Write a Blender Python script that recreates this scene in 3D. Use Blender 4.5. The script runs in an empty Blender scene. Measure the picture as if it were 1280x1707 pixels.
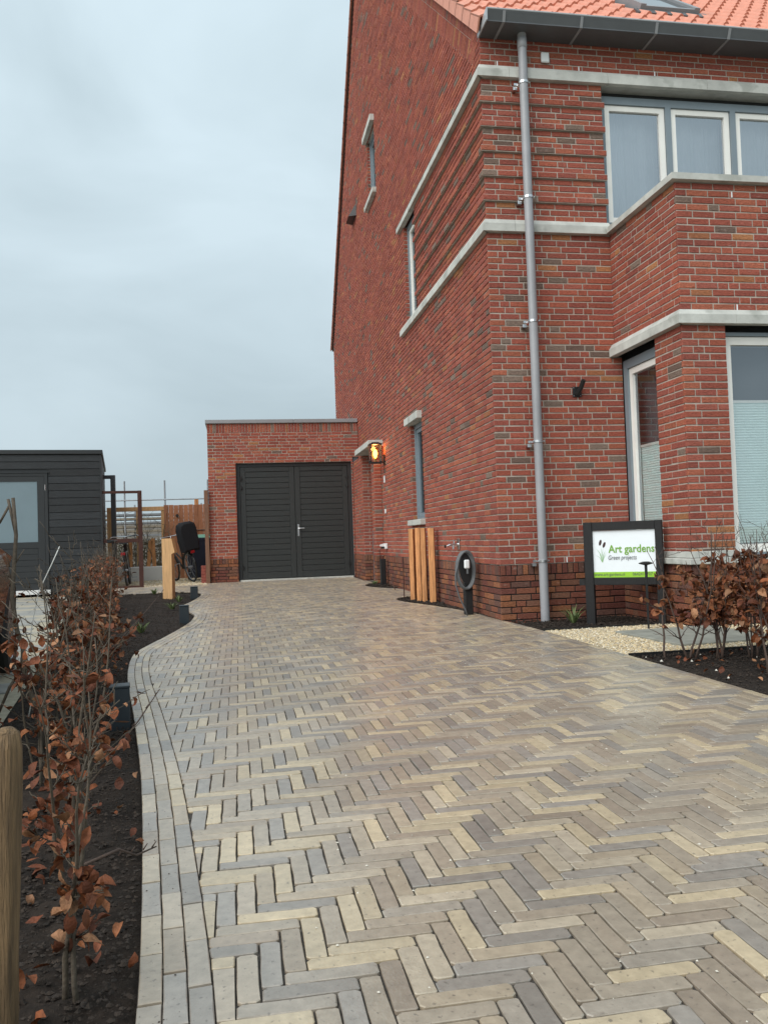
import bpy, math, random
from mathutils import Vector, Matrix, noise
R = math.radians
random.seed(7)
SC = bpy.context.scene
COL = SC.collection
# ------------------------------------------------------------------ camera
CAM_P = Vector((-2.6814, -8.3597, 0.9017))
CR = Vector((0.98447788, -0.17207486, -0.03454781))
CU = Vector((0.02852466, -0.03735432, 0.99889489))
CF = Vector((0.17317521, 0.98437538, 0.03186612))
FPX = 1384.59
cam_d = bpy.data.cameras.new('camera')
cam = bpy.data.objects.new('camera', cam_d)
COL.objects.link(cam)
cam.matrix_world = Matrix(((CR.x, CU.x, -CF.x, CAM_P.x), (CR.y, CU.y, -CF.y, CAM_P.y), (CR.z, CU.z, -CF.z, CAM_P.z), (0, 0, 0, 1)))
cam_d.sensor_fit = 'HORIZONTAL'
cam_d.sensor_width = 36.0
cam_d.lens = 36.0 * FPX / 1280.0
cam_d.clip_start = 0.05
cam_d.clip_end = 3000
SC.camera = cam

def project(P):
    d = Vector(P) - CAM_P
    z = d.dot(CF)
    if z < 0.05:
        return None
    return 640 + FPX * d.dot(CR) / z, 853.5 - FPX * d.dot(CU) / z, z

# ------------------------------------------------------------------ sky, sun, exposure
W = bpy.data.worlds.new('World')
SC.world = W
W.use_nodes = True
wn, wl = W.node_tree.nodes, W.node_tree.links
wn.clear()
SUN_EL, SUN_ROT = 40.0, 230.0          # behind the cloud deck, left of and behind the camera
sky = wn.new('ShaderNodeTexSky')
sky.sky_type = 'NISHITA'
sky.sun_disc = False
sky.sun_elevation = R(SUN_EL)
sky.sun_rotation = R(SUN_ROT)
sky.dust_density = 3.0
tc = wn.new('ShaderNodeTexCoord')
mp = wn.new('ShaderNodeMapping')
mp.inputs['Scale'].default_value = (1.0, 1.0, 1.9)
wl.new(tc.outputs['Generated'], mp.inputs['Vector'])
nz = wn.new('ShaderNodeTexNoise')
nz.inputs['Scale'].default_value = 2.6
nz.inputs['Detail'].default_value = 5.0
nz.inputs['Roughness'].default_value = 0.5
nz.inputs['Distortion'].default_value = 0.4
wl.new(mp.outputs['Vector'], nz.inputs['Vector'])
cr = wn.new('ShaderNodeValToRGB')
cr.color_ramp.elements[0].position = 0.36
cr.color_ramp.elements[0].color = (5.05, 6.15, 6.7, 1)
cr.color_ramp.elements[1].position = 0.63
cr.color_ramp.elements[1].color = (6.3, 7.55, 8.2, 1)
wl.new(nz.outputs['Fac'], cr.inputs['Fac'])
# the overcast deck is a little brighter overhead than low down
sep = wn.new('ShaderNodeSeparateXYZ')
wl.new(tc.outputs['Generated'], sep.inputs['Vector'])
mr = wn.new('ShaderNodeMapRange')
mr.inputs['From Min'].default_value = 0.0
mr.inputs['From Max'].default_value = 0.62
mr.inputs['To Min'].default_value = 0.77
mr.inputs['To Max'].default_value = 1.10
wl.new(sep.outputs['Z'], mr.inputs['Value'])
vm = wn.new('ShaderNodeVectorMath')
vm.operation = 'SCALE'
wl.new(cr.outputs['Color'], vm.inputs[0])
wl.new(mr.outputs['Result'], vm.inputs['Scale'])
mx = wn.new('ShaderNodeMixRGB')
mx.inputs['Fac'].default_value = 0.93
wl.new(sky.outputs['Color'], mx.inputs['Color1'])
wl.new(vm.outputs['Vector'], mx.inputs['Color2'])
bg = wn.new('ShaderNodeBackground')
bg.inputs['Strength'].default_value = 0.0585
wl.new(mx.outputs['Color'], bg.inputs['Color'])
wo = wn.new('ShaderNodeOutputWorld')
wl.new(bg.outputs['Background'], wo.inputs['Surface'])

sun_d = bpy.data.lights.new('sun', 'SUN')
sun_d.energy = 1.5
sun_d.angle = R(60)
sun_d.color = (1.0, 0.965, 0.92)
sun = bpy.data.objects.new('sun', sun_d)
COL.objects.link(sun)
az = R(SUN_ROT)
sd = Vector((math.sin(az) * math.cos(R(SUN_EL)), math.cos(az) * math.cos(R(SUN_EL)), math.sin(R(SUN_EL))))
sun.rotation_euler = sd.to_track_quat('Z', 'Y').to_euler()

SC.view_settings.view_transform = 'Standard'
SC.view_settings.look = 'None'
SC.view_settings.exposure = 1.0
SC.view_settings.gamma = 1.0
SC.view_settings.use_curve_mapping = False

# ------------------------------------------------------------------ helpers
ZV = Vector((0, 0, 1))

class MB:
    """collects polygons and links them as one mesh object"""
    def __init__(s):
        s.v, s.f, s.c = [], [], []
        s.col = None
    def poly(s, pts):
        b = len(s.v)
        s.v.extend([tuple(p) for p in pts])
        s.f.append(tuple(range(b, b + len(pts))))
        s.c.append(s.col)
    def add(s, pts, faces):
        b = len(s.v)
        s.v.extend([tuple(p) for p in pts])
        for f in faces:
            s.f.append(tuple(b + i for i in f))
            s.c.append(s.col)
    def hexa(s, p):          # 8 corners: bottom ring 0-3, top ring 4-7
        s.add(p, [(0, 3, 2, 1), (4, 5, 6, 7), (0, 1, 5, 4), (1, 2, 6, 5), (2, 3, 7, 6), (3, 0, 4, 7)])
    def box(s, x0, x1, y0, y1, z0, z1):
        s.hexa([(x0, y0, z0), (x1, y0, z0), (x1, y1, z0), (x0, y1, z0), (x0, y0, z1), (x1, y0, z1), (x1, y1, z1), (x0, y1, z1)])
    def bbox(s, x0, x1, y0, y1, z0, z1, b=0.004):
        """box with chamfered edges"""
        xs, ys, zs = (x0, x1), (y0, y1), (z0, z1)
        P = []
        idx = {}
        for i in (0, 1):
            for j in (0, 1):
                for k in (0, 1):
                    dx, dy, dz = (b if i == 0 else -b), (b if j == 0 else -b), (b if k == 0 else -b)
                    for a in range(3):
                        p = [xs[i] + dx, ys[j] + dy, zs[k] + dz]
                        p[a] = (xs[i], ys[j], zs[k])[a]
                        idx[(i, j, k, a)] = len(P)
                        P.append(p)
        F = []
        for a in range(3):
            o = [q for q in range(3) if q != a]
            for sd_ in (0, 1):
                loop = []
                for (m, n) in ((0, 0), (1, 0), (1, 1), (0, 1)):
                    c = [0, 0, 0]
                    c[a] = sd_
                    c[o[0]] = m
                    c[o[1]] = n
                    loop.append(idx[(c[0], c[1], c[2], a)])
                F.append(loop)
        for a in range(3):
            o = [q for q in range(3) if q != a]
            for m in (0, 1):
                for n in (0, 1):
                    c0 = [0, 0, 0]
                    c0[o[0]] = m
                    c0[o[1]] = n
                    c1 = list(c0)
                    c1[a] = 1
                    F.append([idx[(*c0, o[0])], idx[(*c1, o[0])], idx[(*c1, o[1])], idx[(*c0, o[1])]])
        for i in (0, 1):
            for j in (0, 1):
                for k in (0, 1):
                    F.append([idx[(i, j, k, 0)], idx[(i, j, k, 1)], idx[(i, j, k, 2)]])
        s.add(P, F)
    def tube(s, path, rad, n=8, cap=True):
        path = [Vector(p) for p in path]
        if not isinstance(rad, (list, tuple)):
            rad = [rad] * len(path)
        rings = []
        ref = None
        for i, p in enumerate(path):
            t = (path[min(i + 1, len(path) - 1)] - path[max(i - 1, 0)])
            if t.length < 1e-9:
                t = Vector((0, 0, 1))
            t.normalize()
            if ref is None:
                ref = Vector((1, 0, 0)) if abs(t.x) < 0.8 else Vector((0, 1, 0))
            a = ref - t * ref.dot(t)
            if a.length < 1e-6:
                a = t.orthogonal()
            a.normalize()
            ref = a
            b = t.cross(a)
            rings.append([p + (a * math.cos(2 * math.pi * k / n) + b * math.sin(2 * math.pi * k / n)) * rad[i] for k in range(n)])
        b0 = len(s.v)
        for r in rings:
            s.v.extend([tuple(q) for q in r])
        for i in range(len(rings) - 1):
            for k in range(n):
                s.f.append((b0 + i * n + k, b0 + i * n + (k + 1) % n, b0 + (i + 1) * n + (k + 1) % n, b0 + (i + 1) * n + k))
                s.c.append(s.col)
        if cap:
            s.f.append(tuple(b0 + k for k in reversed(range(n))))
            s.c.append(s.col)
            e = b0 + (len(rings) - 1) * n
            s.f.append(tuple(e + k for k in range(n)))
            s.c.append(s.col)
    def lathe(s, prof, c=(0, 0, 0), axis='z', n=16):
        b0 = len(s.v)
        for (r, h) in prof:
            for k in range(n):
                a = 2 * math.pi * k / n
                q = (r * math.cos(a), r * math.sin(a), h)
                if axis == 'x':
                    q = (h, r * math.cos(a), r * math.sin(a))
                elif axis == 'y':
                    q = (r * math.cos(a), h, r * math.sin(a))
                s.v.append((c[0] + q[0], c[1] + q[1], c[2] + q[2]))
        for i in range(len(prof) - 1):
            for k in range(n):
                s.f.append((b0 + i * n + k, b0 + i * n + (k + 1) % n, b0 + (i + 1) * n + (k + 1) % n, b0 + (i + 1) * n + k))
                s.c.append(s.col)
        s.f.append(tuple(b0 + k for k in reversed(range(n))))
        s.c.append(s.col)
        e = b0 + (len(prof) - 1) * n
        s.f.append(tuple(e + k for k in range(n)))
        s.c.append(s.col)
    def mesh(s, name, smooth=False):
        me = bpy.data.meshes.new(name)
        me.from_pydata(s.v, [], s.f)
        me.update()
        if any(c is not None for c in s.c):
            at = me.color_attributes.new('tint', 'FLOAT_COLOR', 'CORNER')
            buf = []
            for f, c in zip(s.f, s.c):
                c = c or (0.5, 0.5, 0.5)
                buf.extend([c[0], c[1], c[2], 1.0] * len(f))
            at.data.foreach_set('color', buf)
        if smooth:
            me.polygons.foreach_set('use_smooth', [True] * len(me.polygons))
        return me
    def build(s, name, mat, parent=None, smooth=False, kind=None):
        me = s.mesh(name, smooth)
        me.materials.append(mat)
        return link(name, me, parent, kind)

def link(name, data, parent=None, kind=None):
    o = bpy.data.objects.new(name, data)
    COL.objects.link(o)
    if parent is not None:
        o.parent = parent
    if kind:
        o['kind'] = kind
    return o

def thing(name, label, cat, loc=(0, 0, 0), rz=0.0, group=None):
    o = bpy.data.objects.new(name, None)
    COL.objects.link(o)
    o.empty_display_size = 0.2
    o.location = loc
    o.rotation_euler = (0, 0, rz)
    return tag(o, label, cat, group)

def tag(o, label, cat, group=None):
    o['label'] = label
    o['category'] = cat
    if group:
        o['group'] = group
    return o

def smooth_by_angle(o, ang=40):
    me = o.data
    me.polygons.foreach_set('use_smooth', [True] * len(me.polygons))
    try:
        me.set_sharp_from_angle(angle=R(ang))
    except Exception:
        pass
    return o

# ------------------------------------------------------------------ materials
def mat(name, base, rough=0.7, var=0.15, scale=8.0, bump=0.0, bscale=40.0, metal=0.0, spec=0.5, tint=None, dark=None, stretch=None, coat=0.0, obj_coords=False, macro=0.0, mscale=0.9):
    """principled material: base colour with noise variation, optional per-piece colour (tint: 'attr' or 'object') and bump"""
    m = bpy.data.materials.new(name)
    m.use_nodes = True
    nt = m.node_tree
    N, L = nt.nodes, nt.links
    P = N['Principled BSDF']
    P.inputs['Roughness'].default_value = rough
    P.inputs['Metallic'].default_value = metal
    P.inputs['Specular IOR Level'].default_value = spec
    if coat:
        P.inputs['Coat Weight'].default_value = coat
        P.inputs['Coat Roughness'].default_value = 0.05
    if obj_coords:
        t = N.new('ShaderNodeTexCoord')
        src = t.outputs['Object']
    else:
        g = N.new('ShaderNodeNewGeometry')
        src = g.outputs['Position']
    if stretch:
        mpn = N.new('ShaderNodeMapping')
        mpn.inputs['Scale'].default_value = stretch
        L.new(src, mpn.inputs['Vector'])
        src = mpn.outputs['Vector']
    n1 = N.new('ShaderNodeTexNoise')
    n1.inputs['Scale'].default_value = scale
    n1.inputs['Detail'].default_value = 6.0
    n1.inputs['Roughness'].default_value = 0.6
    L.new(src, n1.inputs['Vector'])
    mrn = N.new('ShaderNodeMapRange')
    mrn.inputs['From Min'].default_value = 0.25
    mrn.inputs['From Max'].default_value = 0.75
    mrn.inputs['To Min'].default_value = 1 - var
    mrn.inputs['To Max'].default_value = 1 + var
    L.new(n1.outputs['Fac'], mrn.inputs['Value'])
    sc = N.new('ShaderNodeVectorMath')
    sc.operation = 'SCALE'
    L.new(mrn.outputs['Result'], sc.inputs['Scale'])
    if tint == 'attr':
        a = N.new('ShaderNodeAttribute')
        a.attribute_name = 'tint'
        L.new(a.outputs['Color'], sc.inputs[0])
    elif tint == 'object':
        a = N.new('ShaderNodeObjectInfo')
        L.new(a.outputs['Color'], sc.inputs[0])
    else:
        sc.inputs[0].default_value = base[:3]
    out = sc.outputs['Vector']
    if macro:                      # broad patches: batches, damp, dust
        nm = N.new('ShaderNodeTexNoise')
        nm.inputs['Scale'].default_value = mscale
        nm.inputs['Detail'].default_value = 3.0
        L.new(src, nm.inputs['Vector'])
        mm = N.new('ShaderNodeMapRange')
        mm.inputs['From Min'].default_value = 0.3
        mm.inputs['From Max'].default_value = 0.7
        mm.inputs['To Min'].default_value = 1 - macro
        mm.inputs['To Max'].default_value = 1 + macro
        L.new(nm.outputs['Fac'], mm.inputs['Value'])
        s2 = N.new('ShaderNodeVectorMath')
        s2.operation = 'SCALE'
        L.new(out, s2.inputs[0])
        L.new(mm.outputs['Result'], s2.inputs['Scale'])
        out = s2.outputs['Vector']
    if dark:                       # (scale, threshold, colour, strength): specks or stains with a shape of their own
        n2 = N.new('ShaderNodeTexNoise')
        n2.inputs['Scale'].default_value = dark[0]
        n2.inputs['Detail'].default_value = 4.0
        L.new(src, n2.inputs['Vector'])
        m2 = N.new('ShaderNodeMapRange')
        m2.inputs['From Min'].default_value = dark[1]
        m2.inputs['From Max'].default_value = dark[1] + 0.08
        m2.inputs['To Max'].default_value = dark[3]
        L.new(n2.outputs['Fac'], m2.inputs['Value'])
        mi = N.new('ShaderNodeMixRGB')
        L.new(m2.outputs['Result'], mi.inputs['Fac'])
        L.new(out, mi.inputs['Color1'])
        mi.inputs['Color2'].default_value = (*dark[2], 1)
        out = mi.outputs['Color']
    L.new(out, P.inputs['Base Color'])
    if bump:
        n3 = N.new('ShaderNodeTexNoise')
        n3.inputs['Scale'].default_value = bscale
        n3.inputs['Detail'].default_value = 6.0
        L.new(src, n3.inputs['Vector'])
        bp = N.new('ShaderNodeBump')
        bp.inputs['Strength'].default_value = bump
        bp.inputs['Distance'].default_value = 0.01
        L.new(n3.outputs['Fac'], bp.inputs['Height'])
        L.new(bp.outputs['Normal'], P.inputs['Normal'])
    return m

def glass_mat(name, refl=0.4, tint=(0.85, 0.9, 0.92)):
    m = bpy.data.materials.new(name)
    m.use_nodes = True
    N, L = m.node_tree.nodes, m.node_tree.links
    N.clear()
    o = N.new('ShaderNodeOutputMaterial')
    t = N.new('ShaderNodeBsdfTransparent')
    t.inputs['Color'].default_value = (*tint, 1)
    g = N.new('ShaderNodeBsdfGlossy')
    g.inputs['Roughness'].default_value = 0.015
    g.inputs['Color'].default_value = (0.9, 0.95, 1.0, 1)
    lw = N.new('ShaderNodeLayerWeight')
    lw.inputs['Blend'].default_value = refl
    mr_ = N.new('ShaderNodeMapRange')
    mr_.inputs['To Min'].default_value = refl
    mr_.inputs['To Max'].default_value = 1.0
    L.new(lw.outputs['Fresnel'], mr_.inputs['Value'])
    mi = N.new('ShaderNodeMixShader')
    L.new(mr_.outputs['Result'], mi.inputs['Fac'])
    L.new(t.outputs[0], mi.inputs[1])
    L.new(g.outputs[0], mi.inputs[2])
    L.new(mi.outputs[0], o.inputs['Surface'])
    return m

def emit_mat(name, colr, s):
    m = bpy.data.materials.new(name)
    m.use_nodes = True
    N, L = m.node_tree.nodes, m.node_tree.links
    N.clear()
    o = N.new('ShaderNodeOutputMaterial')
    e = N.new('ShaderNodeEmission')
    e.inputs['Color'].default_value = (*colr, 1)
    e.inputs['Strength'].default_value = s
    L.new(e.outputs[0], o.inputs['Surface'])
    return m

EFF = (9.0, 0.66, (0.42, 0.33, 0.29), 0.30)
M = {}
M['brick'] = mat('brick', (0.3, 0.1, 0.06), 0.85, 0.46, 34, 1.0, 60, tint='attr', dark=EFF, stretch=(1, 1, 2.6), spec=0.25, macro=0.10, mscale=0.7)
M['brick_piece'] = mat('brick_piece', (0.3, 0.1, 0.06), 0.85, 0.46, 34, 1.0, 60, tint='object', dark=EFF, stretch=(1, 1, 2.6), spec=0.25, macro=0.10, mscale=0.7)
M['mortar'] = mat('mortar', (0.42, 0.37, 0.315), 0.95, 0.2, 14, 0.4, 120)
M['mortar_dark'] = mat('mortar_dark', (0.02, 0.019, 0.018), 0.95, 0.3, 14, 0.4, 120)
PSP = (70.0, 0.63, (0.07, 0.062, 0.055), 0.6)
M['paver'] = mat('paver', (0.3, 0.28, 0.24), 0.30, 0.20, 30, 0.10, 140, tint='attr', dark=PSP, spec=0.85, macro=0.11, mscale=1.3)
M['paver_piece'] = mat('paver_piece', (0.3, 0.28, 0.24), 0.30, 0.20, 30, 0.10, 140, tint='object', dark=PSP, spec=0.85, macro=0.11, mscale=1.3)
M['joint_sand'] = mat('joint_sand', (0.06, 0.052, 0.045), 0.95, 0.5, 30, 0.6, 120, dark=(9.0, 0.63, (0.5, 0.46, 0.38), 0.8))
M['concrete'] = mat('concrete', (0.40, 0.405, 0.375), 0.85, 0.2, 5, 0.25, 60, dark=(4.0, 0.6, (0.26, 0.27, 0.25), 0.55))
M['concrete_light'] = mat('concrete_light', (0.47, 0.475, 0.44), 0.85, 0.18, 6, 0.25, 60, dark=(3.5, 0.57, (0.27, 0.28, 0.25), 0.6), macro=0.12, mscale=1.5)
M['roof_tile'] = mat('roof_tile', (0.60, 0.26, 0.18), 0.62, 0.14, 9, 0.1, 60)
M['roof_deck'] = mat('roof_deck', (0.06, 0.03, 0.025), 0.9)
M['gutter'] = mat('gutter', (0.105, 0.112, 0.118), 0.42, 0.12, 3, 0.05, 30, metal=0.3)
M['gutter_lip'] = mat('gutter_lip', (0.42, 0.44, 0.46), 0.4, 0.1, 3, metal=0.3)
M['pipe'] = mat('pipe', (0.29, 0.295, 0.31), 0.42, 0.10, 5, 0.03, 40, macro=0.1, mscale=2.0)
M['steel'] = mat('steel', (0.62, 0.63, 0.64), 0.28, 0.08, 20, metal=1.0)
M['frame'] = mat('window_frame_paint', (0.20, 0.245, 0.275), 0.4, 0.06, 4)
M['sash'] = mat('window_sash_paint', (0.84, 0.83, 0.78), 0.42, 0.05, 4)
M['glass'] = glass_mat('window_glass', 0.36, (0.95, 0.97, 0.97))
M['glass_bay'] = glass_mat('bay_window_glass', 0.20, (0.98, 1.0, 1.0))
M['glass_side'] = glass_mat('side_window_glass', 0.10, (0.75, 0.8, 0.82))
M['glass_clear'] = glass_mat('lantern_glass', 0.05, (0.95, 0.93, 0.9))
M['curtain'] = mat('curtain', (0.55, 0.58, 0.6), 0.9, 0.05, 5)
M['blind'] = mat('blind', (0.74, 0.85, 0.82), 0.8, 0.04, 5)
M['room'] = mat('room_inside', (0.10, 0.11, 0.12), 0.9, 0.1, 2)
M['door'] = mat('garage_door_paint', (0.025, 0.0285, 0.028), 0.4, 0.12, 5, 0.25, 160, stretch=(1, 1, 14))
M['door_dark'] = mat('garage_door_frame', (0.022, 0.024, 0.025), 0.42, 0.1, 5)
M['zinc'] = mat('zinc_cap', (0.27, 0.275, 0.285), 0.5, 0.1, 3, metal=0.2)
M['larch'] = mat('larch', (0.54, 0.25, 0.095), 0.65, 0.5, 7, 0.5, 30, stretch=(9, 9, 0.6), dark=(3.0, 0.58, (0.24, 0.095, 0.035), 0.7), macro=0.2, mscale=1.1)
M['larch_pale'] = mat('larch_pale', (0.56, 0.33, 0.15), 0.65, 0.28, 6, 0.3, 30, stretch=(9, 9, 0.7), dark=(3.0, 0.66, (0.3, 0.14, 0.06), 0.5))
M['larch_fence'] = mat('larch_fence', (0.34, 0.155, 0.075), 0.7, 0.3, 6, 0.3, 30, tint='object', stretch=(9, 9, 0.7))
M['black_timber'] = mat('black_timber', (0.006, 0.006, 0.0065), 0.6, 0.35, 8, 0.5, 40, stretch=(8, 8, 0.8))
M['cladding'] = mat('shed_cladding', (0.026, 0.031, 0.036), 0.55, 0.4, 5, 0.45, 30, tint='object', stretch=(0.8, 8, 9))
M['shed_trim'] = mat('shed_trim', (0.025, 0.028, 0.030), 0.45, 0.1, 5)
M['corten'] = mat('corten', (0.055, 0.019, 0.013), 0.8, 0.35, 20, 0.3, 90)
M['weathered'] = mat('weathered_wood', (0.16, 0.10, 0.048), 0.75, 0.75, 9, 0.9, 30, stretch=(9, 9, 0.5), dark=(5.0, 0.62, (0.045, 0.028, 0.015), 0.75))
M['weathered_board'] = mat('weathered_board', (0.17, 0.085, 0.05), 0.75, 0.3, 8, 0.4, 40, stretch=(9, 9, 0.6))
M['black_metal'] = mat('black_metal', (0.012, 0.0125, 0.013), 0.42, 0.1, 10)
M['anthracite'] = mat('anthracite', (0.018, 0.026, 0.032), 0.4, 0.12, 10, 0.05, 60)
M['white_plastic'] = mat('white_plastic', (0.75, 0.77, 0.77), 0.4, 0.03, 5)
M['white_render'] = mat('white_render', (0.70, 0.69, 0.66), 0.85, 0.08, 4)
M['rubber'] = mat('rubber', (0.016, 0.016, 0.016), 0.65, 0.15, 20)
M['cable'] = mat('cable', (0.10, 0.105, 0.11), 0.45, 0.1, 10)
M['soil'] = mat('soil', (0.021, 0.0145, 0.0105), 0.95, 0.6, 18, 1.0, 45, dark=(70.0, 0.72, (0.09, 0.075, 0.06), 0.6), spec=0.3)
M['soil_clod'] = mat('soil_clod', (0.027, 0.0185, 0.013), 0.95, 0.7, 14, 0.8, 80)
M['gravel'] = mat('gravel', (0.5, 0.42, 0.28), 0.8, 0.4, 40, 0.8, 60)
M['pebble'] = mat('pebble', (0.5, 0.42, 0.28), 0.7, 0.1, 40, tint='attr')
M['slab'] = mat('stepping_slab_stone', (0.25, 0.25, 0.215), 0.75, 0.25, 6, 0.3, 50)
M['paving_slab'] = mat('paving_slab', (0.27, 0.27, 0.25), 0.8, 0.25, 6, 0.3, 50, dark=(2.2, 0.5, (0.40, 0.36, 0.27), 0.85))
M['sand'] = mat('sand', (0.37, 0.335, 0.25), 0.95, 0.3, 10, 0.6, 60)
M['ground'] = mat('ground', (0.27, 0.25, 0.2), 0.95, 0.3, 1.5, 0.4, 20)
M['bark'] = mat('bark', (0.075, 0.058, 0.040), 0.75, 0.4, 30, 0.4, 90)
M['twig'] = mat('twig', (0.07, 0.045, 0.034), 0.75, 0.35, 30)
M['leaf'] = mat('beech_leaf', (0.28, 0.11, 0.05), 0.62, 0.4, 60, 0.5, 120, tint='attr', spec=0.3)
M['green_leaf'] = mat('green_leaf', (0.11, 0.15, 0.05), 0.6, 0.35, 30)
M['bare_shrub'] = mat('bare_shrub', (0.13, 0.115, 0.075), 0.8, 0.35, 10)
M['sign_white'] = mat('sign_white', (0.78, 0.83, 0.86), 0.35, 0.03, 6)
M['sign_green'] = mat('sign_green', (0.28, 0.55, 0.03), 0.4, 0.03, 6)
M['sign_text_green'] = mat('sign_text_green', (0.16, 0.36, 0.03), 0.5, 0.02, 6)
M['sign_text_grey'] = mat('sign_text_grey', (0.08, 0.085, 0.09), 0.5, 0.02, 6)
M['reed_brown'] = mat('reed_brown', (0.035, 0.012, 0.012), 0.5, 0.05, 6)
M['reed_leaf'] = mat('reed_leaf', (0.26, 0.45, 0.22), 0.5, 0.05, 6)
M['car_paint'] = mat('car_paint', (0.008, 0.009, 0.010), 0.25, 0.02, 3, coat=1.0)
M['alloy'] = mat('alloy', (0.42, 0.43, 0.45), 0.32, 0.05, 5, metal=0.9)
M['red_lens'] = mat('red_lens', (0.30, 0.008, 0.012), 0.2, 0.05, 5, coat=0.6)
M['bin_blue'] = mat('bin_blue', (0.008, 0.012, 0.03), 0.45, 0.1, 5)
M['bin_lid'] = mat('bin_lid', (0.13, 0.33, 0.24), 0.5, 0.1, 5)
M['bag'] = mat('bag_fabric', (0.005, 0.0055, 0.008), 0.85, 0.2, 10, 0.2, 80)
M['galvanised'] = mat('galvanised', (0.30, 0.32, 0.34), 0.45, 0.15, 10, metal=0.5)
M['scaffold_board'] = mat('scaffold_board', (0.24, 0.21, 0.165), 0.8, 0.35, 5, 0.2, 30)
M['far_brick'] = mat('far_wall', (0.2, 0.19, 0.175), 0.9, 0.3, 3)
M['lamp_orange'] = emit_mat('lamp_filament', (1.0, 0.40, 0.05), 7.0)
M['brass'] = mat('brass', (0.5, 0.3, 0.12), 0.35, 0.05, 5, metal=1.0)
M['string'] = mat('string', (0.68, 0.68, 0.64), 0.7, 0.05, 5)

# ------------------------------------------------------------------ ground height: the drive rises gently to the garage
def gz(y):
    return 0.0075 * max(0.0, y)

def interp(pts, t):
    """Catmull-Rom through the points"""
    if t <= pts[0][0]:
        return pts[0][1]
    n = len(pts)
    for i in range(n - 1):
        a, c = pts[i], pts[i + 1]
        if t <= c[0]:
            h = c[0] - a[0]
            p, q = pts[max(i - 1, 0)], pts[min(i + 2, n - 1)]
            m0 = (c[1] - p[1]) / (c[0] - p[0])
            m1 = (q[1] - a[1]) / (q[0] - a[0])
            k = (t - a[0]) / h
            return a[1] * (2 * k ** 3 - 3 * k * k + 1) + m0 * h * (k ** 3 - 2 * k * k + k) + c[1] * (3 * k * k - 2 * k ** 3) + m1 * h * (k ** 3 - k * k)
    return pts[-1][1]
# ------------------------------------------------------------------ ground sheet
def sheet(name, pts, z, m, kind='structure'):
    b = MB()
    b.poly([(x, y, z) for x, y in pts])
    return b.build(name, m, kind=kind)

sheet('ground', [(-900, -900), (900, -900), (900, 900), (-900, 900)], -0.12, M['ground'])

# ------------------------------------------------------------------ brickwork
C = 0.0666                 # course height
S0 = 7 * C + 0.1116        # top of the plinth's soldier course
def row(n):
    return S0 + C * n
REDS = [(0.305, 0.083, 0.055), (0.279, 0.076, 0.054), (0.331, 0.095, 0.059), (0.26, 0.074, 0.054), (0.305, 0.093, 0.066), (0.338, 0.107, 0.064), (0.292, 0.081, 0.055)]
GREYS = [(0.175, 0.118, 0.092), (0.15, 0.098, 0.078), (0.20, 0.142, 0.112)]
TANS = [(0.36, 0.155, 0.070), (0.32, 0.125, 0.060)]
BASES = [(0.17, 0.060, 0.040), (0.20, 0.075, 0.045), (0.14, 0.050, 0.038), (0.13, 0.065, 0.050), (0.25, 0.10, 0.050), (0.18, 0.085, 0.055)]
BR = random.Random(21)
def brick_colour(style, P):
    if style == 'base':
        c = BR.choice(BASES)
    else:
        k = BR.random() + 0.10 * noise.noise(Vector(P) * 0.9)
        c = BR.choice(GREYS) if k > 0.945 else (BR.choice(TANS) if k < 0.015 else BR.choice(REDS))
    j = BR.uniform(0.88, 1.12)
    return tuple(min(1, q * j) for q in c)

def subtract(iv, cuts):
    out = [iv]
    for c0, c1 in cuts:
        nw = []
        for a, b in out:
            if c1 <= a or c0 >= b:
                nw.append((a, b))
            else:
                if c0 > a:
                    nw.append((a, c0))
                if c1 < b:
                    nw.append((c1, b))
        out = nw
    return [(a, b) for a, b in out if b - a > 0.012]

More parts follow.
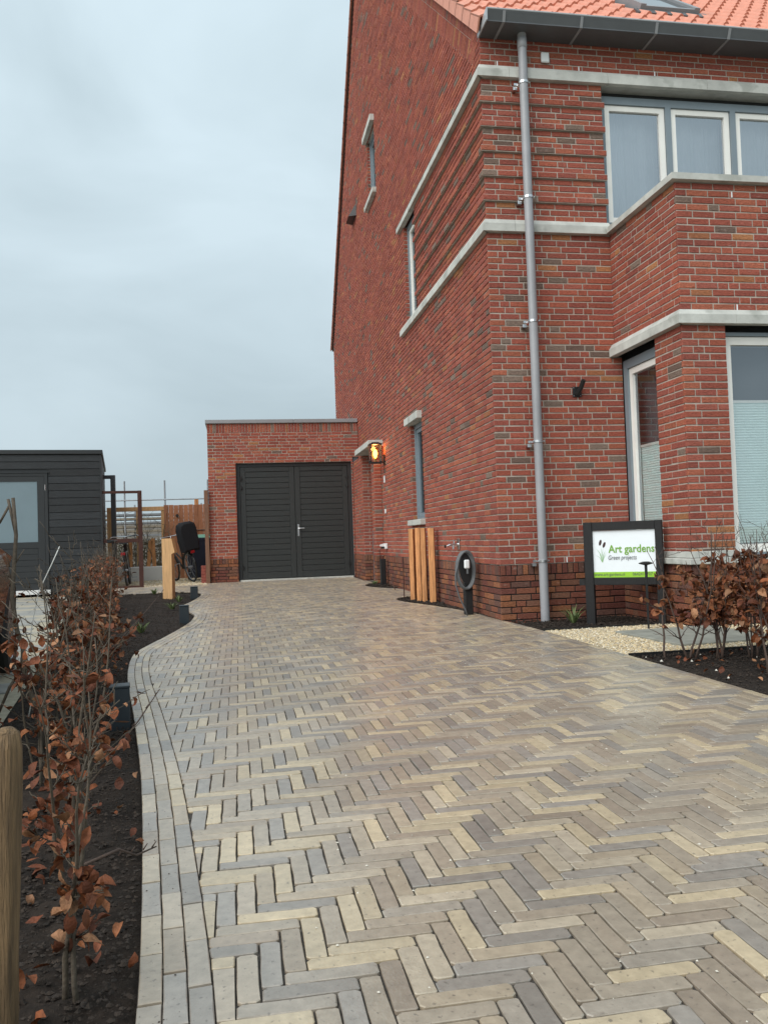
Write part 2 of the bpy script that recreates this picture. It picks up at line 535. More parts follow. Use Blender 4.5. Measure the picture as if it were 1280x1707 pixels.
class Brickwork:
    """bricks of one building: the ones that show largest become parts, the rest one joined part"""
    def __init__(s):
        s.items = []           # (centre, u, n, w, h, colour)
        s.mortar = MB()
        s.mortar_dark = MB()
    def brick(s, O, u, n, u0, u1, z0, z1, proj, style):
        cx = O + u * ((u0 + u1) / 2) + ZV * ((z0 + z1) / 2) + n * proj
        s.items.append((cx, u, n, u1 - u0, z1 - z0, brick_colour(style, cx)))
    def wall(s, O, u, n, umin, umax, z0, z1, openings=(), proj=None, start=None, lo=None, hi=None, mortar=True):
        """courses between z0 and z1; umin/umax numbers or functions of z"""
        O, u, n = Vector(O), Vector(u), Vector(n)
        courses = []
        k = -2
        while k < 7:
            courses.append((k * C, (k + 1) * C, 'base', k))
            k += 1
        courses.append((7 * C, S0, 'soldier', 7))
        i = 0
        while row(i) < z1:
            courses.append((row(i), row(i + 1), 'wall', i))
            i += 1
        for (a, b, st, idx) in courses:
            zm = (a + b) / 2
            if zm < z0 or zm > z1:
                continue
            a, b = max(a, z0), min(b, z1)
            ul = umin(zm) if callable(umin) else umin
            uh = umax(zm) if callable(umax) else umax
            ivs = subtract((ul, uh), [(o[0], o[1]) for o in openings if o[2] < zm < o[3]])
            pj = proj(idx, st) if proj else 0.0
            mb = s.mortar if st == 'wall' else s.mortar_dark
            for (p, q) in ivs:
                if mortar:
                    dm = pj - ((0.011 if abs(n.x) > 0.5 and O.x < 0.5 else 0.007) if st == 'wall' else 0.011)
                    mb.poly([O + u * p + n * dm + ZV * a, O + u * q + n * dm + ZV * a, O + u * q + n * dm + ZV * b, O + u * p + n * dm + ZV * b])
                    if pj > 0:
                        mb.poly([O + u * p - n * 0.005 + ZV * (a + 0.004), O + u * p + n * dm + ZV * (a + 0.004), O + u * q + n * dm + ZV * (a + 0.004), O + u * q - n * 0.005 + ZV * (a + 0.004)])
                if st == 'soldier':
                    x = p
                    while x < q - 0.02:
                        e = min(x + 0.0625 + BR.uniform(-0.002, 0.002), q)
                        s.brick(O, u, n, x + 0.005, e - 0.005, a + 0.005, b - 0.006, pj, 'base')
                        x = e
                    continue
                j = 0.0064 if st == 'wall' else 0.0052
                x = p
                first = (0.11 if idx % 2 else 0.165) + 0.0
                if not (ul == p):
                    first = 0.11 if idx % 2 else 0.22
                L = first
                while x < q - 0.012:
                    e = x + L
                    if q - e < 0.07:
                        e = q
                    e = min(e, q)
                    g0 = 0.0 if x == p else 0.0062
                    g1 = 0.0 if e == q else 0.0062
                    dz = BR.uniform(-0.0012, 0.0012)
                    s.brick(O, u, n, x + g0, e - g1, a + j + dz, b - j + dz, pj + BR.uniform(-0.0018, 0.0018), st)
                    x = e
                    L = 0.11 if BR.random() < 0.16 else 0.22 + BR.uniform(-0.004, 0.004)
    def soldier_row(s, O, u, n, u0, u1, z0, z1, pitch=0.0625, style='wall'):
        O, u, n = Vector(O), Vector(u), Vector(n)
        s.mortar.poly([O + u * u0 - n * 0.009 + ZV * z0, O + u * u1 - n * 0.009 + ZV * z0, O + u * u1 - n * 0.009 + ZV * z1, O + u * u0 - n * 0.009 + ZV * z1])
        x = u0
        while x < u1 - 0.02:
            e = min(x + pitch, u1)
            s.brick(O, u, n, x + 0.005, e - 0.005, z0 + 0.005, z1 - 0.005, 0, style)
            x = e
    def finish(s, wall_parent, house, name='brickwork', limit=300):
        sc = []
        for i, (c, u, n, w, h, colr) in enumerate(s.items):
            d = CAM_P - c
            pr = project(c)
            a = 0
            if pr and -10 < pr[0] < 1290 and -10 < pr[1] < 1717:
                f = max(0.0, d.normalized().dot(n))
                a = w * h * f / d.length_squared
            sc.append((a, i))
        sc.sort(reverse=True)
        pick = set(i for a, i in sc[:limit] if a > 0)
        protos = {}
        rb = random.Random(5)
        def proto(kind, var):
            if (kind, var) not in protos:
                w, h = kind
                b = MB()
                r2 = random.Random(hash((kind, var)) % 1000)
                brick_shape(b, Vector((0, 0, 0)), Vector((1, 0, 0)), Vector((0, -1, 0)), w, h, r2)
                me = b.mesh('brick')
                me.materials.append(M['brick_piece'])
                protos[(kind, var)] = me
            return protos[(kind, var)]
        rest = MB()
        for i, (c, u, n, w, h, colr) in enumerate(s.items):
            if i in pick:
                kinds = [(0.209, 0.055), (0.099, 0.055), (0.0525, 0.1006), (0.16, 0.055)]
                kd = min(kinds, key=lambda q: abs(q[0] - w) + abs(q[1] - h))
                o = link('brick', proto(kd, rb.randrange(4)), wall_parent)
                o.matrix_world = Matrix(((u.x * w / kd[0], -n.x, 0, c.x), (u.y * w / kd[0], -n.y, 0, c.y), (0, 0, h / kd[1], c.z), (0, 0, 0, 1)))
                o.color = (*colr, 1)
            else:
                rest.col = colr
                brick_shape(rest, c, u, n, w, h, rb)
        rest.build(name, M['brick'], house, kind='stuff')

def brick_shape(b, c, u, n, w, h, rnd):
    ch, dp = 0.0035, 0.03
    ch = min(ch, w * 0.2, h * 0.2)
    J = lambda: rnd.uniform(-0.0014, 0.0014)
    def P(a, z, d):
        return c + u * a + ZV * z + n * d
    o = [P(-w / 2, -h / 2, -dp), P(w / 2, -h / 2, -dp), P(w / 2, h / 2, -dp), P(-w / 2, h / 2, -dp)]
    jit = [(J(), J()) for _ in range(4)]
    sg = [(-1, -1), (1, -1), (1, 1), (-1, 1)]
    m = [P(sx * w / 2 + (jx if abs(w) > 0.08 else 0) * 0.5, sz * h / 2 + jz, -ch) for (sx, sz), (jx, jz) in zip(sg, jit)]
    f = [P(sx * (w / 2 - ch) + jx * 0.5, sz * (h / 2 - ch) + jz, J() * 0.8) for (sx, sz), (jx, jz) in zip(sg, jit)]
    F = [(8, 9, 10, 11)]
    for k in range(4):
        k2 = (k + 1) % 4
        F.append((k, k2, 4 + k2, 4 + k))
        F.append((4 + k, 4 + k2, 8 + k2, 8 + k))
    b.add(o + m + f, F)

# ------------------------------------------------------------------ the brick house
house = thing('brick_house', 'tall red brick house with pink tiled roof and grey window frames', 'house')
BK = Brickwork()
XN, XP, YN = Vector((-1, 0, 0)), Vector((1, 0, 0)), Vector((0, -1, 0))
EAVE = 6.20
YB = 13.87
RIDGE_Y, RIDGE_Z = 7.66, 12.87
def rake_lo(z):            # y of the front rake at height z
    return 0.0305 if z < 6.24 else max(0.0305, (z - 6.24) / 0.865)
def rake_hi(z):
    return YB if z < 6.11 else YB - (z - 6.11) / 1.089
ZL0, ZL1 = row(53), row(55)         # lower concrete band
ZU0, ZU1 = row(78), row(80)         # upper concrete band
def corbel(idx, st):
    if st == 'wall' and 55 <= idx < 78:
        k = 77 - idx
        return 0.034 if (k % 4 == 3 and k < 20) else 0.0
    return 0.0
# gable wall, u = -y
W1 = (3.46, 4.26, 1.17, 2.64)
W2 = (3.46, 4.26, ZL1, ZU0)
W3 = (6.57, 7.42, 7.40, 8.64)
DOOR = (7.40, 8.50, -0.3, 2.64)
ops = [(-w[1], -w[0], w[2], w[3]) for w in (W1, W2, W3, DOOR)]
strip = 0.30               # bricks laid square to the rake along the verge
BK.wall((0, 0, 0), (0, -1, 0), XN, lambda z: -(rake_hi(z) - (0.0 if z < 6.3 else 0.02)), lambda z: -(rake_lo(z) + (0 if z < 6.40 else strip * 1.3)), -0.13, 12.7, ops,
        proj=lambda i, s: 0)
# corbelled courses on the gable near the corner sit over the plain ones
BK2 = Brickwork()
BK2.items, BK2.mortar, BK2.mortar_dark = BK.items, BK.mortar, BK.mortar_dark
for i in range(55, 78):
    if corbel(i, 'wall') > 0:
        BK2.wall((0, 0, 0), (0, -1, 0), XN, -3.46, 0.0035, row(i), row(i + 1), proj=lambda q, s: 0.034 if q == i else 0)
# verge strip
ca, sa = math.cos(math.atan(0.865)), math.sin(math.atan(0.865))
dvec = Vector((0, ca, sa))
nvec = Vector((0, sa, -ca))
ZB0, ZB1 = row(33), row(35)
# front wall
WF = (1.36, 4.56, ZL1, ZU0)
BK.wall((0, 0, 0), XP, YN, 0.0, lambda z: 1.385 if (z > ZB0 and z < ZL0) or z < 0.6 else (1.466 if z < ZB0 else 6.5), -0.13, 6.30, [WF], proj=lambda i, s: 0)
for i in range(55, 78):
    if corbel(i, 'wall') > 0:
        BK2.wall((0, 0, 0), XP, YN, -0.034, 1.375, row(i), row(i + 1), proj=lambda q, s: 0.034 if q == i else 0)
# bay: side x = 1.38 (u = -y) and front y = -1.38
BX, BY = 1.38, -1.38
ZB0, ZB1 = row(33), row(35)
SB = 0.566
BK.wall((BX, 0, 0), (0, -1, 0), XN, 0.0, -BY - 0.0305, -0.13, ZL0, [(-0.02, 0.87, 0.60, ZB0 + 0.01)])
BK.wall((BX, BY, 0), XP, YN, 0.0, 3.2, -0.13, ZL0, [(0.44, 2.6, 0.60, ZB0 + 0.01)])
# side entrance: thicker wall round the recess
BK.wall((-0.14, 7.05, 0), XP, YN, 0.0, 0.139, -0.13, 2.62)
BK.wall((-0.14, 0, 0), (0, -1, 0), XN, -7.40, -7.0805, -0.13, 2.62)
BK.wall((-0.14, 8.50, 0), XP, YN, 0.0, 0.50, -0.13, 2.62)
BK.wall((-0.14, 0, 0), (0, -1, 0), XN, -9.89, -8.5305, -0.13, 2.62)
# window reveals (far jambs seen from the drive)
for (y, z0, z1) in ((W1[1], W1[2], W1[3]), (W2[1], W2[2], W2[3]), (W3[1], W3[2], W3[3])):
    BK.wall((0.002, y, 0), XP, YN, 0.0, 0.14, z0, z1)

walls = MB()               # solid inner leaf behind the mortar, so the shell is closed
walls.poly([(0.03, 0.03, -0.13), (0.03, YB, -0.13), (0.03, YB, 1.1), (0.03, 0.03, 1.1)])
wall = walls.build('wall', M['room'], house)
BK.mortar.build('mortar', M['mortar'], wall)
BK.mortar_dark.build('plinth_mortar', M['mortar_dark'], wall)
# verge brick strip: real bricks square to the rake, joined with the rest of the brickwork
vs = MB()
s0 = 0.12
rv = random.Random(3)
while s0 < 8.75:
    base = Vector((-0.0005, 0.0, 6.24)) + dvec * s0
    for (d0, d1) in ((0.0, 0.098), (0.106, 0.30)):
        if base.z + nvec.z * d1 < 6.20 or base.y + nvec.y * d1 < 0.03:
            pass
        vs.col = brick_colour('wall', base)
        w2 = 0.0255
        q = [base + dvec * (sx * w2) + nvec * dd + Vector((rv.uniform(-0.001, 0.001), 0, 0)) for sx, dd in ((-1, d1), (1, d1), (1, d0), (-1, d0))]
        if min(p.y for p in q) < 0.02:
            continue
        back = [p + Vector((0.03, 0, 0)) for p in q]
        vs.add(q + back, [(0, 1, 2, 3), (0, 4, 5, 1), (1, 5, 6, 2), (2, 6, 7, 3), (3, 7, 4, 0)])
    s0 += 0.0625
vs.build('verge_brickwork', M['brick'], wall, kind='stuff')
vm_ = MB()
a0, a1 = Vector((0.006, 0.0, 6.24)), Vector((0.006, RIDGE_Y, RIDGE_Z))
vm_.poly([a0 + nvec * 0.32 + dvec * 0.15, a1 + nvec * 0.32, a1 + nvec * -0.02, a0 - nvec * 0.02])
vm_.build('mortar', M['mortar'], wall)
BK.finish(wall, house)

# closing walls out of sight of the drive
cw = MB()
cw.box(6.5, 6.6, 0.05, YB, -0.1, 6.2)
cw.box(0.05, 6.5, YB - 0.06, YB, -0.1, 6.1)
cw.box(4.58, 4.68, BY, 0.0, -0.1, ZL0)
cw.box(0.10, 6.5, 0.12, YB - 0.1, 3.0, 3.05)
cw.box(1.40, 4.6, BY + 0.06, 0.1, ZL0 - 0.12, ZL0 - 0.06)
cw.build('closing_wall', M['far_brick'], house)

# --- concrete bands
def band_seg(b, O, u, n, u0, u1, z0, z1, pr=0.055, m0=0.0, m1=0.0):
    """band with a weathered (sloping) top edge; m0/m1 mitre the ends outwards"""
    O, u, n = Vector(O), Vector(u), Vector(n)
    zt = z0 + (z1 - z0) * 0.62
    def ring(a, m):
        return [O + u * a - n * 0.02 + ZV * z0, O + u * (a + m) + n * pr + ZV * z0, O + u * (a + m) + n * pr + ZV * zt, O + u * (a + m * 0.45) + n * (pr * 0.45) + ZV * z1, O + u * a - n * 0.02 + ZV * z1]
    A, B_ = ring(u0, m0), ring(u1, m1)
    F = [(i, (i + 1) % 5, 5 + (i + 1) % 5, 5 + i) for i in range(5)] + [(4, 3, 2, 1, 0), (5, 6, 7, 8, 9)]
    b.add(A + B_, F)
def band(z0, z1, front_to):
    b = MB()
    cuts = [0.0, 0.30, 1.42, 2.6, 3.8, 5.0, 6.5]
    prev = 0.0
    for c in cuts[1:]:
        e = min(c, front_to)
        if e > prev + 0.02:
            band_seg(b, (0, 0, 0), XP, YN, prev, e - 0.003, z0, z1, m0=(-0.055 if prev == 0 else 0))
        prev = c
    pts = [0.0, 1.2, 2.35, 3.45, 4.56]
    for a, c in zip(pts, pts[1:]):
        band_seg(b, (0, 0, 0), (0, -1, 0), XN, -c, -a - (0.003 if a else 0), z0, z1, m1=(0.055 if a == 0 else 0))
    return b.build('concrete_band', M['concrete_light'], house)
band(ZL0, ZL1, 1.375)
band(ZU0, ZU1, 6.5)
# bay band and parapet cap
bb = MB()
for (a, c) in ((0.004, 0.75), (0.75, 1.38)):
    band_seg(bb, (BX, 0, 0), (0, -1, 0), XN, a, c - 0.002, ZB0, ZB1, 0.06, m1=(0.06 if c > 1.3 else 0))
for (a, c) in ((0.0, 0.52), (0.52, 1.3), (1.3, 2.2), (2.2, 3.25)):
    band_seg(bb, (BX, BY, 0), XP, YN, a, c - 0.002, ZB0, ZB1, 0.06, m0=(-0.06 if a == 0 else 0))
bb.build('bay_band', M['concrete_light'], house)
cap = MB()
cz0, cz1 = ZL0 + 0.002, ZL0 + 0.062
cap.hexa([(BX - 0.06, -0.06, cz0), (BX - 0.06, BY - 0.06, cz0), (BX + 0.2, BY + 0.2, cz0), (BX + 0.2, -0.06, cz0), (BX - 0.06, -0.06, cz1), (BX - 0.06, BY - 0.06, cz1), (BX + 0.2, BY + 0.2, cz1 + 0.01), (BX + 0.2, -0.06, cz1 + 0.01)])
cap.hexa([(BX - 0.06, BY - 0.06, cz0), (4.7, BY - 0.06, cz0), (4.7, BY + 0.2, cz0), (BX + 0.2, BY + 0.2, cz0), (BX - 0.06, BY - 0.06, cz1), (4.7, BY - 0.06, cz1), (4.7, BY + 0.2, cz1 + 0.01), (BX + 0.2, BY + 0.2, cz1 + 0.01)])
cap.build('parapet_cap', M['concrete_light'], house)
# bay sill
sl = MB()
sl.bbox(BX - 0.012, BX + 0.44, BY - 0.012, BY + 0.5, 0.625, 0.685, 0.004)
sl.bbox(BX - 0.05, 4.65, BY - 0.05, BY + 0.06, SB, 0.622, 0.006)
sl.bbox(BX - 0.05, BX + 0.06, BY + 0.062, -0.004, SB, 0.622, 0.006)
sl.build('bay_sill', M['concrete_light'], house)
# lintels and sills on the gable
for (nm, y0, y1, z0, z1) in (('lintel', 3.43, 4.38, 2.645, 2.755), ('sill', 3.43, 4.36, 1.085, 1.165), ('lintel', 6.52, 7.52, 8.645, 8.765), ('sill', 6.52, 7.52, 7.30, 7.395)):
    b = MB()
    b.bbox(-0.078, 0.12, y0, y1, z0, z1, 0.005)
    b.build(nm, M['concrete_light'], house)
b = MB()
b.bbox(-0.27, 0.02, 6.78, 8.62, 2.625, 2.735, 0.006)
b.build('porch_slab', M['concrete_light'], house)

# --- windows
def fbox(b, fr, a0, a1, d0, d1, z0, z1, bev=0.003):
    """box in wall coordinates: a along the wall, d outwards"""
    O, u, n = fr
    p = [O + u * a + n * d + ZV * z for z in (z0, z1) for (a, d) in ((a0, d1), (a1, d1), (a1, d0), (a0, d0))]
    b.hexa(p)
def window(name, O, u, n, w, z0, z1, lights, set_back=0.09, fw=0.07, inside='curtain', blind_to=None, sash_w=0.06, sash='sash', glass='glass'):
    fr = (Vector(O), Vector(u), Vector(n))
    d1, d0 = -set_back, -set_back - 0.07
    b = MB()
    fbox(b, fr, 0, fw, d0, d1, z0, z1)
    fbox(b, fr, w - fw, w, d0, d1, z0, z1)
    fbox(b, fr, fw, w - fw, d0, d1, z1 - fw * 1.1, z1)
    fbox(b, fr, fw, w - fw, d0, d1, z0, z0 + fw * 0.7)
    n_l = len(lights)
    tot = sum(lights)
    inner = w - 2 * fw
    x = fw
    spans = []
    for i, l in enumerate(lights):
        e = x + inner * l / tot
        if i < n_l - 1:
            fbox(b, fr, e - fw * 0.45, e + fw * 0.45, d0, d1, z0 + fw * 0.7, z1 - fw * 1.1)
            spans.append((x, e - fw * 0.45))
            x = e + fw * 0.45
        else:
            spans.append((x, w - fw))
    win = b.build(name, M['frame'], house)
    zz0, zz1 = z0 + fw * 0.7, z1 - fw * 1.1
    sw = sash_w
    for (p, q) in spans:
        s = MB()
        g = 0.004
        e1, e0 = d1 - 0.022, d0 - 0.01
        fbox(s, fr, p + g, p + sw, e0, e1, zz0 + g, zz1 - g)
        fbox(s, fr, q - sw, q - g, e0, e1, zz0 + g, zz1 - g)
        fbox(s, fr, p + sw, q - sw, e0, e1, zz1 - sw, zz1 - g)
        fbox(s, fr, p + sw, q - sw, e0, e1, zz0 + g, zz0 + sw)
        s.build('sash', M[sash], win)
        gl = MB()
        O_, u_, n_ = fr
        dg = e1 - 0.028
        gl.poly([O_ + u_ * (p + sw - 0.006) + n_ * dg + ZV * (zz0 + sw - 0.006), O_ + u_ * (q - sw + 0.006) + n_ * dg + ZV * (zz0 + sw - 0.006), O_ + u_ * (q - sw + 0.006) + n_ * dg + ZV * (zz1 - sw + 0.006), O_ + u_ * (p + sw - 0.006) + n_ * dg + ZV * (zz1 - sw + 0.006)])
        gl.build('pane', M[glass], win)
        # spacer bead round the glass
        bd = MB()
        t = 0.012
        for (a0, a1, c0, c1) in ((p + sw, p + sw + t, zz0 + sw, zz1 - sw), (q - sw - t, q - sw, zz0 + sw, zz1 - sw), (p + sw + t, q - sw - t, zz1 - sw - t, zz1 - sw), (p + sw + t, q - sw - t, zz0 + sw, zz0 + sw + t)):
            fbox(bd, fr, a0, a1, dg - 0.016, dg - 0.004, c0, c1)
        bd.build('glazing_bead', M['galvanised'], win)
        O_, u_, n_ = fr
        if inside == 'curtain':
            cu = MB()
            nseg = 56
            top, bot = zz1 + 0.05, zz0 - 0.02
            prev = None
            for k in range(nseg + 1):
                a = p + (q - p) * k / nseg
                dd = d0 - 0.15 + 0.05 * noise.noise(Vector((a * 11.0, p * 3.0, 0.3))) + 0.022 * noise.noise(Vector((a * 31.0, p, 1.7)))
                cur = (O_ + u_ * a + n_ * dd + ZV * bot, O_ + u_ * a + n_ * (dd * 1.0) + ZV * top)
                if prev:
                    cu.poly([prev[0], cur[0], cur[1], prev[1]])
                prev = cur
            smooth_by_angle(cu.build('curtain', M['curtain'], win), 80)
        if blind_to is not None:
            bl = MB()
            zt = blind_to
            z = zz0 + 0.02
            st = 0.0125
            k = 0
            dd0 = dg - 0.035
            while z < zt - 0.02:
                bl.poly([O_ + u_ * (p + 0.01) + n_ * (dd0 - (0.009 if k % 2 else 0)) + ZV * z, O_ + u_ * (q - 0.01) + n_ * (dd0 - (0.009 if k % 2 else 0)) + ZV * z,
                         O_ + u_ * (q - 0.01) + n_ * (dd0 - (0 if k % 2 else 0.009)) + ZV * (z + st), O_ + u_ * (p + 0.01) + n_ * (dd0 - (0 if k % 2 else 0.009)) + ZV * (z + st)])
                z += st
                k += 1
            bl.build('pleated_blind', M['blind'], win)
            rl = MB()
            fbox(rl, fr, p + 0.008, q - 0.008, dd0 - 0.016, dd0 + 0.008, z, z + 0.025)
            rl.build('blind_rail', M['sash'], win)
    rm = MB()
    O_, u_, n_ = fr
    dd = -1.6 if inside != 'dark' else -0.6
    P = lambda a, d, z: O_ + u_ * a + n_ * d + ZV * z
    for q in ([P(-0.2, dd, z0 - 0.2), P(w + 0.2, dd, z0 - 0.2), P(w + 0.2, dd, z1 + 0.2), P(-0.2, dd, z1 + 0.2)],
              [P(-0.02, d0, z0 - 0.02), P(-0.2, dd, z0 - 0.2), P(-0.2, dd, z1 + 0.2), P(-0.02, d0, z1 + 0.02)],
              [P(w + 0.02, d0, z0 - 0.02), P(w + 0.2, dd, z0 - 0.2), P(w + 0.2, dd, z1 + 0.2), P(w + 0.02, d0, z1 + 0.02)],
              [P(-0.02, d0, z1 + 0.02), P(w + 0.02, d0, z1 + 0.02), P(w + 0.2, dd, z1 + 0.2), P(-0.2, dd, z1 + 0.2)],
              [P(-0.02, d0, z0 - 0.02), P(w + 0.02, d0, z0 - 0.02), P(w + 0.2, dd, z0 - 0.2), P(-0.2, dd, z0 - 0.2)]):
        rm.poly(q)
    rm.build('room', M['room'], win)
    return win
window('window', (WF[0], 0, 0), XP, YN, WF[1] - WF[0], ZL1 + 0.004, ZU0 - 0.06, (1.0, 1.0, 1.0, 1.0), 0.10, 0.075, 'curtain', sash_w=0.065)
window('window', (BX, -0.012, 0), (0, -1, 0), XN, 0.858, 0.63, ZB0 - 0.05, (1,), 0.09, 0.085, 'room', blind_to=1.78, sash_w=0.07, glass='glass_bay')
window('window', (BX + 0.44, BY, 0), XP, YN, 2.16, 0.63, ZB0 - 0.05, (1,), 0.08, 0.03, 'room', blind_to=2.08, sash_w=0.08, glass='glass_bay')
for wd in (W1, W2, W3):
    window('window', (0, wd[1], 0), (0, -1, 0), XN, wd[1] - wd[0], wd[2], wd[3] - 0.004, (1,), 0.06, 0.06, 'room', sash_w=0.06, sash='sash' if wd is W2 else 'frame', glass='glass_side')
# entrance door in the side recess
b = MB()
b.box(0.22, 0.27, 7.36, 8.54, gz(8), 2.64)
dr = b.build('side_door', M['door_dark'], house)
b = MB()
b.box(0.0, 0.36, 7.37, 7.40, gz(8), 2.63)
b.build('jamb', M['far_brick'], dr)

b = MB()
b.box(WF[0] + 0.002, WF[1], 0.003, 0.32, ZU0 - 0.002, ZU0 + 0.1)
b.build('lintel', M['concrete'], house)
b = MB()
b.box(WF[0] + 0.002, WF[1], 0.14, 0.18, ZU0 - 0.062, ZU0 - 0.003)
b.build('shadow_gap_filler', M['door_dark'], house)  # added dark strip: closes the gap over the frame, stands in for its shade
# --- roof
roof_b = MB()
ea_y, ea_z = -0.17, 6.24 + 0.165 - 0.17 * 0.865
roof_b.poly([(-0.02, ea_y, ea_z + 0.02), (6.6, ea_y, ea_z + 0.02), (6.6, RIDGE_Y, RIDGE_Z + 0.185), (-0.02, RIDGE_Y, RIDGE_Z + 0.185)])
roof_b.poly([(-0.02, RIDGE_Y, RIDGE_Z + 0.185), (6.6, RIDGE_Y, RIDGE_Z + 0.185), (6.6, YB + 0.2, 6.11 - 0.05), (-0.02, YB + 0.2, 6.11 - 0.05)])
roof = roof_b.build('roof', M['roof_deck'], house)
TW, TL = 0.205, 0.345
def tile_mesh():
    b = MB()
    prof = [(-0.004, 0.014), (0.012, 0.046), (0.032, 0.064), (0.054, 0.058), (0.074, 0.034), (0.098, 0.012), (0.135, 0.004), (0.170, 0.010), (0.200, 0.022), (0.218, 0.032)]
    n = len(prof)
    lift, t = 0.034, 0.030
    lo = [(x, -0.03, z + lift) for x, z in prof]
    hi = [(x, TL + 0.03, z + 0.0) for x, z in prof]
    un = [(x, -0.028, z + lift - t) for x, z in prof]
    F = []
    for i in range(n - 1):
        F.append((i, i + 1, n + i + 1, n + i))
        F.append((2 * n + i, 2 * n + i + 1, i + 1, i))
    F.append((0, n, 2 * n))
    b.add(lo + hi + un, F)
    me = b.mesh('roof_tile')
    me.materials.append(M['roof_tile'])
    me.polygons.foreach_set('use_smooth', [True] * len(me.polygons))
    me.set_sharp_from_angle(angle=R(50))
    return me
TM = tile_mesh()
ang = math.atan(0.865)
def slope_matrix(x, s, side=1):
    if side > 0:
        ya, za = ea_y + ca * s, ea_z + sa * s + 0.03
        return Matrix.Translation((x, ya, za)) @ Matrix.Rotation(ang, 4, 'X')
    ang2 = math.atan(1.089)
    y, z = YB + 0.2 - math.cos(ang2) * s, 6.11 - 0.05 + math.sin(ang2) * s + 0.03
    return Matrix.Translation((x, y, z)) @ Matrix.Rotation(math.pi, 4, 'Z') @ Matrix.Rotation(ang2, 4, 'X')
SKY = [(2.30, 3.08, 1.35, 2.5), (1.15, 1.75, 2.35, 3.3)]
cand = []
nrow = 28
for r_ in range(nrow):
    for c_ in range(31):
        x, s_ = -0.02 + c_ * TW, r_ * TL
        if any(a - 0.16 < x < b_ - 0.02 and p - 0.25 < s_ < q for a, b_, p, q in SKY):
            continue
        cand.append((r_, c_, slope_matrix(x, s_)))
def shows(mt):
    pr = project(mt.translation)
    if not pr or not (-30 < pr[0] < 1310 and -30 < pr[1] < 1740):
        return 0
    return 1 / pr[2] ** 2
cand.sort(key=lambda q: -shows(q[2]))
rest = MB()
tv = [v.co.copy() for v in TM.vertices]
tf = [tuple(p.vertices) for p in TM.polygons]
rt = random.Random(9)
for i, (r_, c_, mt) in enumerate(cand):
    mt = mt @ Matrix.Rotation(R(rt.uniform(-0.4, 0.4)), 4, 'Z')
    if i < 290:
        o = link('roof_tile', TM, roof)
        o.matrix_world = mt
    else:
        rest.add([mt @ v for v in tv], tf)
o = rest.build('roof_tiles_above', M['roof_tile'], roof, smooth=True, kind='stuff')
smooth_by_angle(o, 50)
def verge_mesh():
    b = MB()
    b.hexa([(-0.045, -0.02, -0.115), (-0.027, -0.02, -0.115), (-0.027, TL + 0.015, -0.115), (-0.045, TL + 0.015, -0.115), (-0.045, -0.02, 0.045), (-0.027, -0.02, 0.045), (-0.027, TL + 0.015, 0.02), (-0.045, TL + 0.015, 0.02)])
    b.hexa([(-0.045, -0.02, 0.028), (0.02, -0.02, 0.055), (0.02, TL + 0.015, 0.03), (-0.045, TL + 0.015, 0.004), (-0.045, -0.02, 0.046), (0.02, -0.02, 0.075), (0.02, TL + 0.015, 0.05), (-0.045, TL + 0.015, 0.022)])
    me = b.mesh('verge_tile')
    me.materials.append(M['roof_tile'])
    return me
VM = verge_mesh()
for r_ in range(nrow + 1):
    o = link('verge_tile', VM, roof)
    o.matrix_world = slope_matrix(-0.02, r_ * TL)
V2 = VM.copy()
for v in V2.vertices:
    v.co.x = -v.co.x
    if v.co.z < -0.05:
        v.co.z = -0.01
V2.flip_normals()
for r_ in range(28):
    o = link('verge_tile', V2, roof)
    o.matrix_world = slope_matrix(-0.02, r_ * TL, -1)
b = MB()
b.tube([(-0.07, RIDGE_Y, RIDGE_Z + 0.22), (6.6, RIDGE_Y, RIDGE_Z + 0.22)], 0.12, 10)
b.build('ridge', M['roof_tile'], roof, smooth=True)
# roof windows
for (a, b_, p, q) in SKY:
    mt = slope_matrix(0, 0)
    def SP(x, s_, h):
        return mt @ Vector((x, s_, h))
    f = MB()
    for (x0, x1, s0_, s1_, h0, h1) in ((a, a + 0.07, p, q, 0.0, 0.13), (b_ - 0.07, b_, p, q, 0.0, 0.13), (a + 0.07, b_ - 0.07, p, p + 0.08, 0.0, 0.11), (a + 0.07, b_ - 0.07, q - 0.1, q, 0.0, 0.13)):
        f.hexa([SP(x0, s0_, h0), SP(x1, s0_, h0), SP(x1, s1_, h0), SP(x0, s1_, h0), SP(x0, s0_, h1), SP(x1, s0_, h1), SP(x1, s1_, h1), SP(x0, s1_, h1)])
    rw = f.build('roof_window', M['zinc'], house)
    f = MB()
    f.poly([SP(a + 0.07, p + 0.08, 0.10), SP(b_ - 0.07, p + 0.08, 0.10), SP(b_ - 0.07, q - 0.1, 0.10), SP(a + 0.07, q - 0.1, 0.10)])
    f.build('pane', mat('roof_window_glass', (0.03, 0.04, 0.045), 0.03, 0.0, 4, spec=1.0), rw)
    f = MB()
    f.hexa([SP(a - 0.08, p - 0.17, 0.03), SP(b_ + 0.08, p - 0.17, 0.03), SP(b_ + 0.08, p, 0.03), SP(a - 0.08, p, 0.03), SP(a - 0.08, p - 0.17, 0.062), SP(b_ + 0.08, p - 0.17, 0.062), SP(b_ + 0.08, p, 0.075), SP(a - 0.08, p, 0.075)])
    f.build('flashing', M['gutter'], rw)
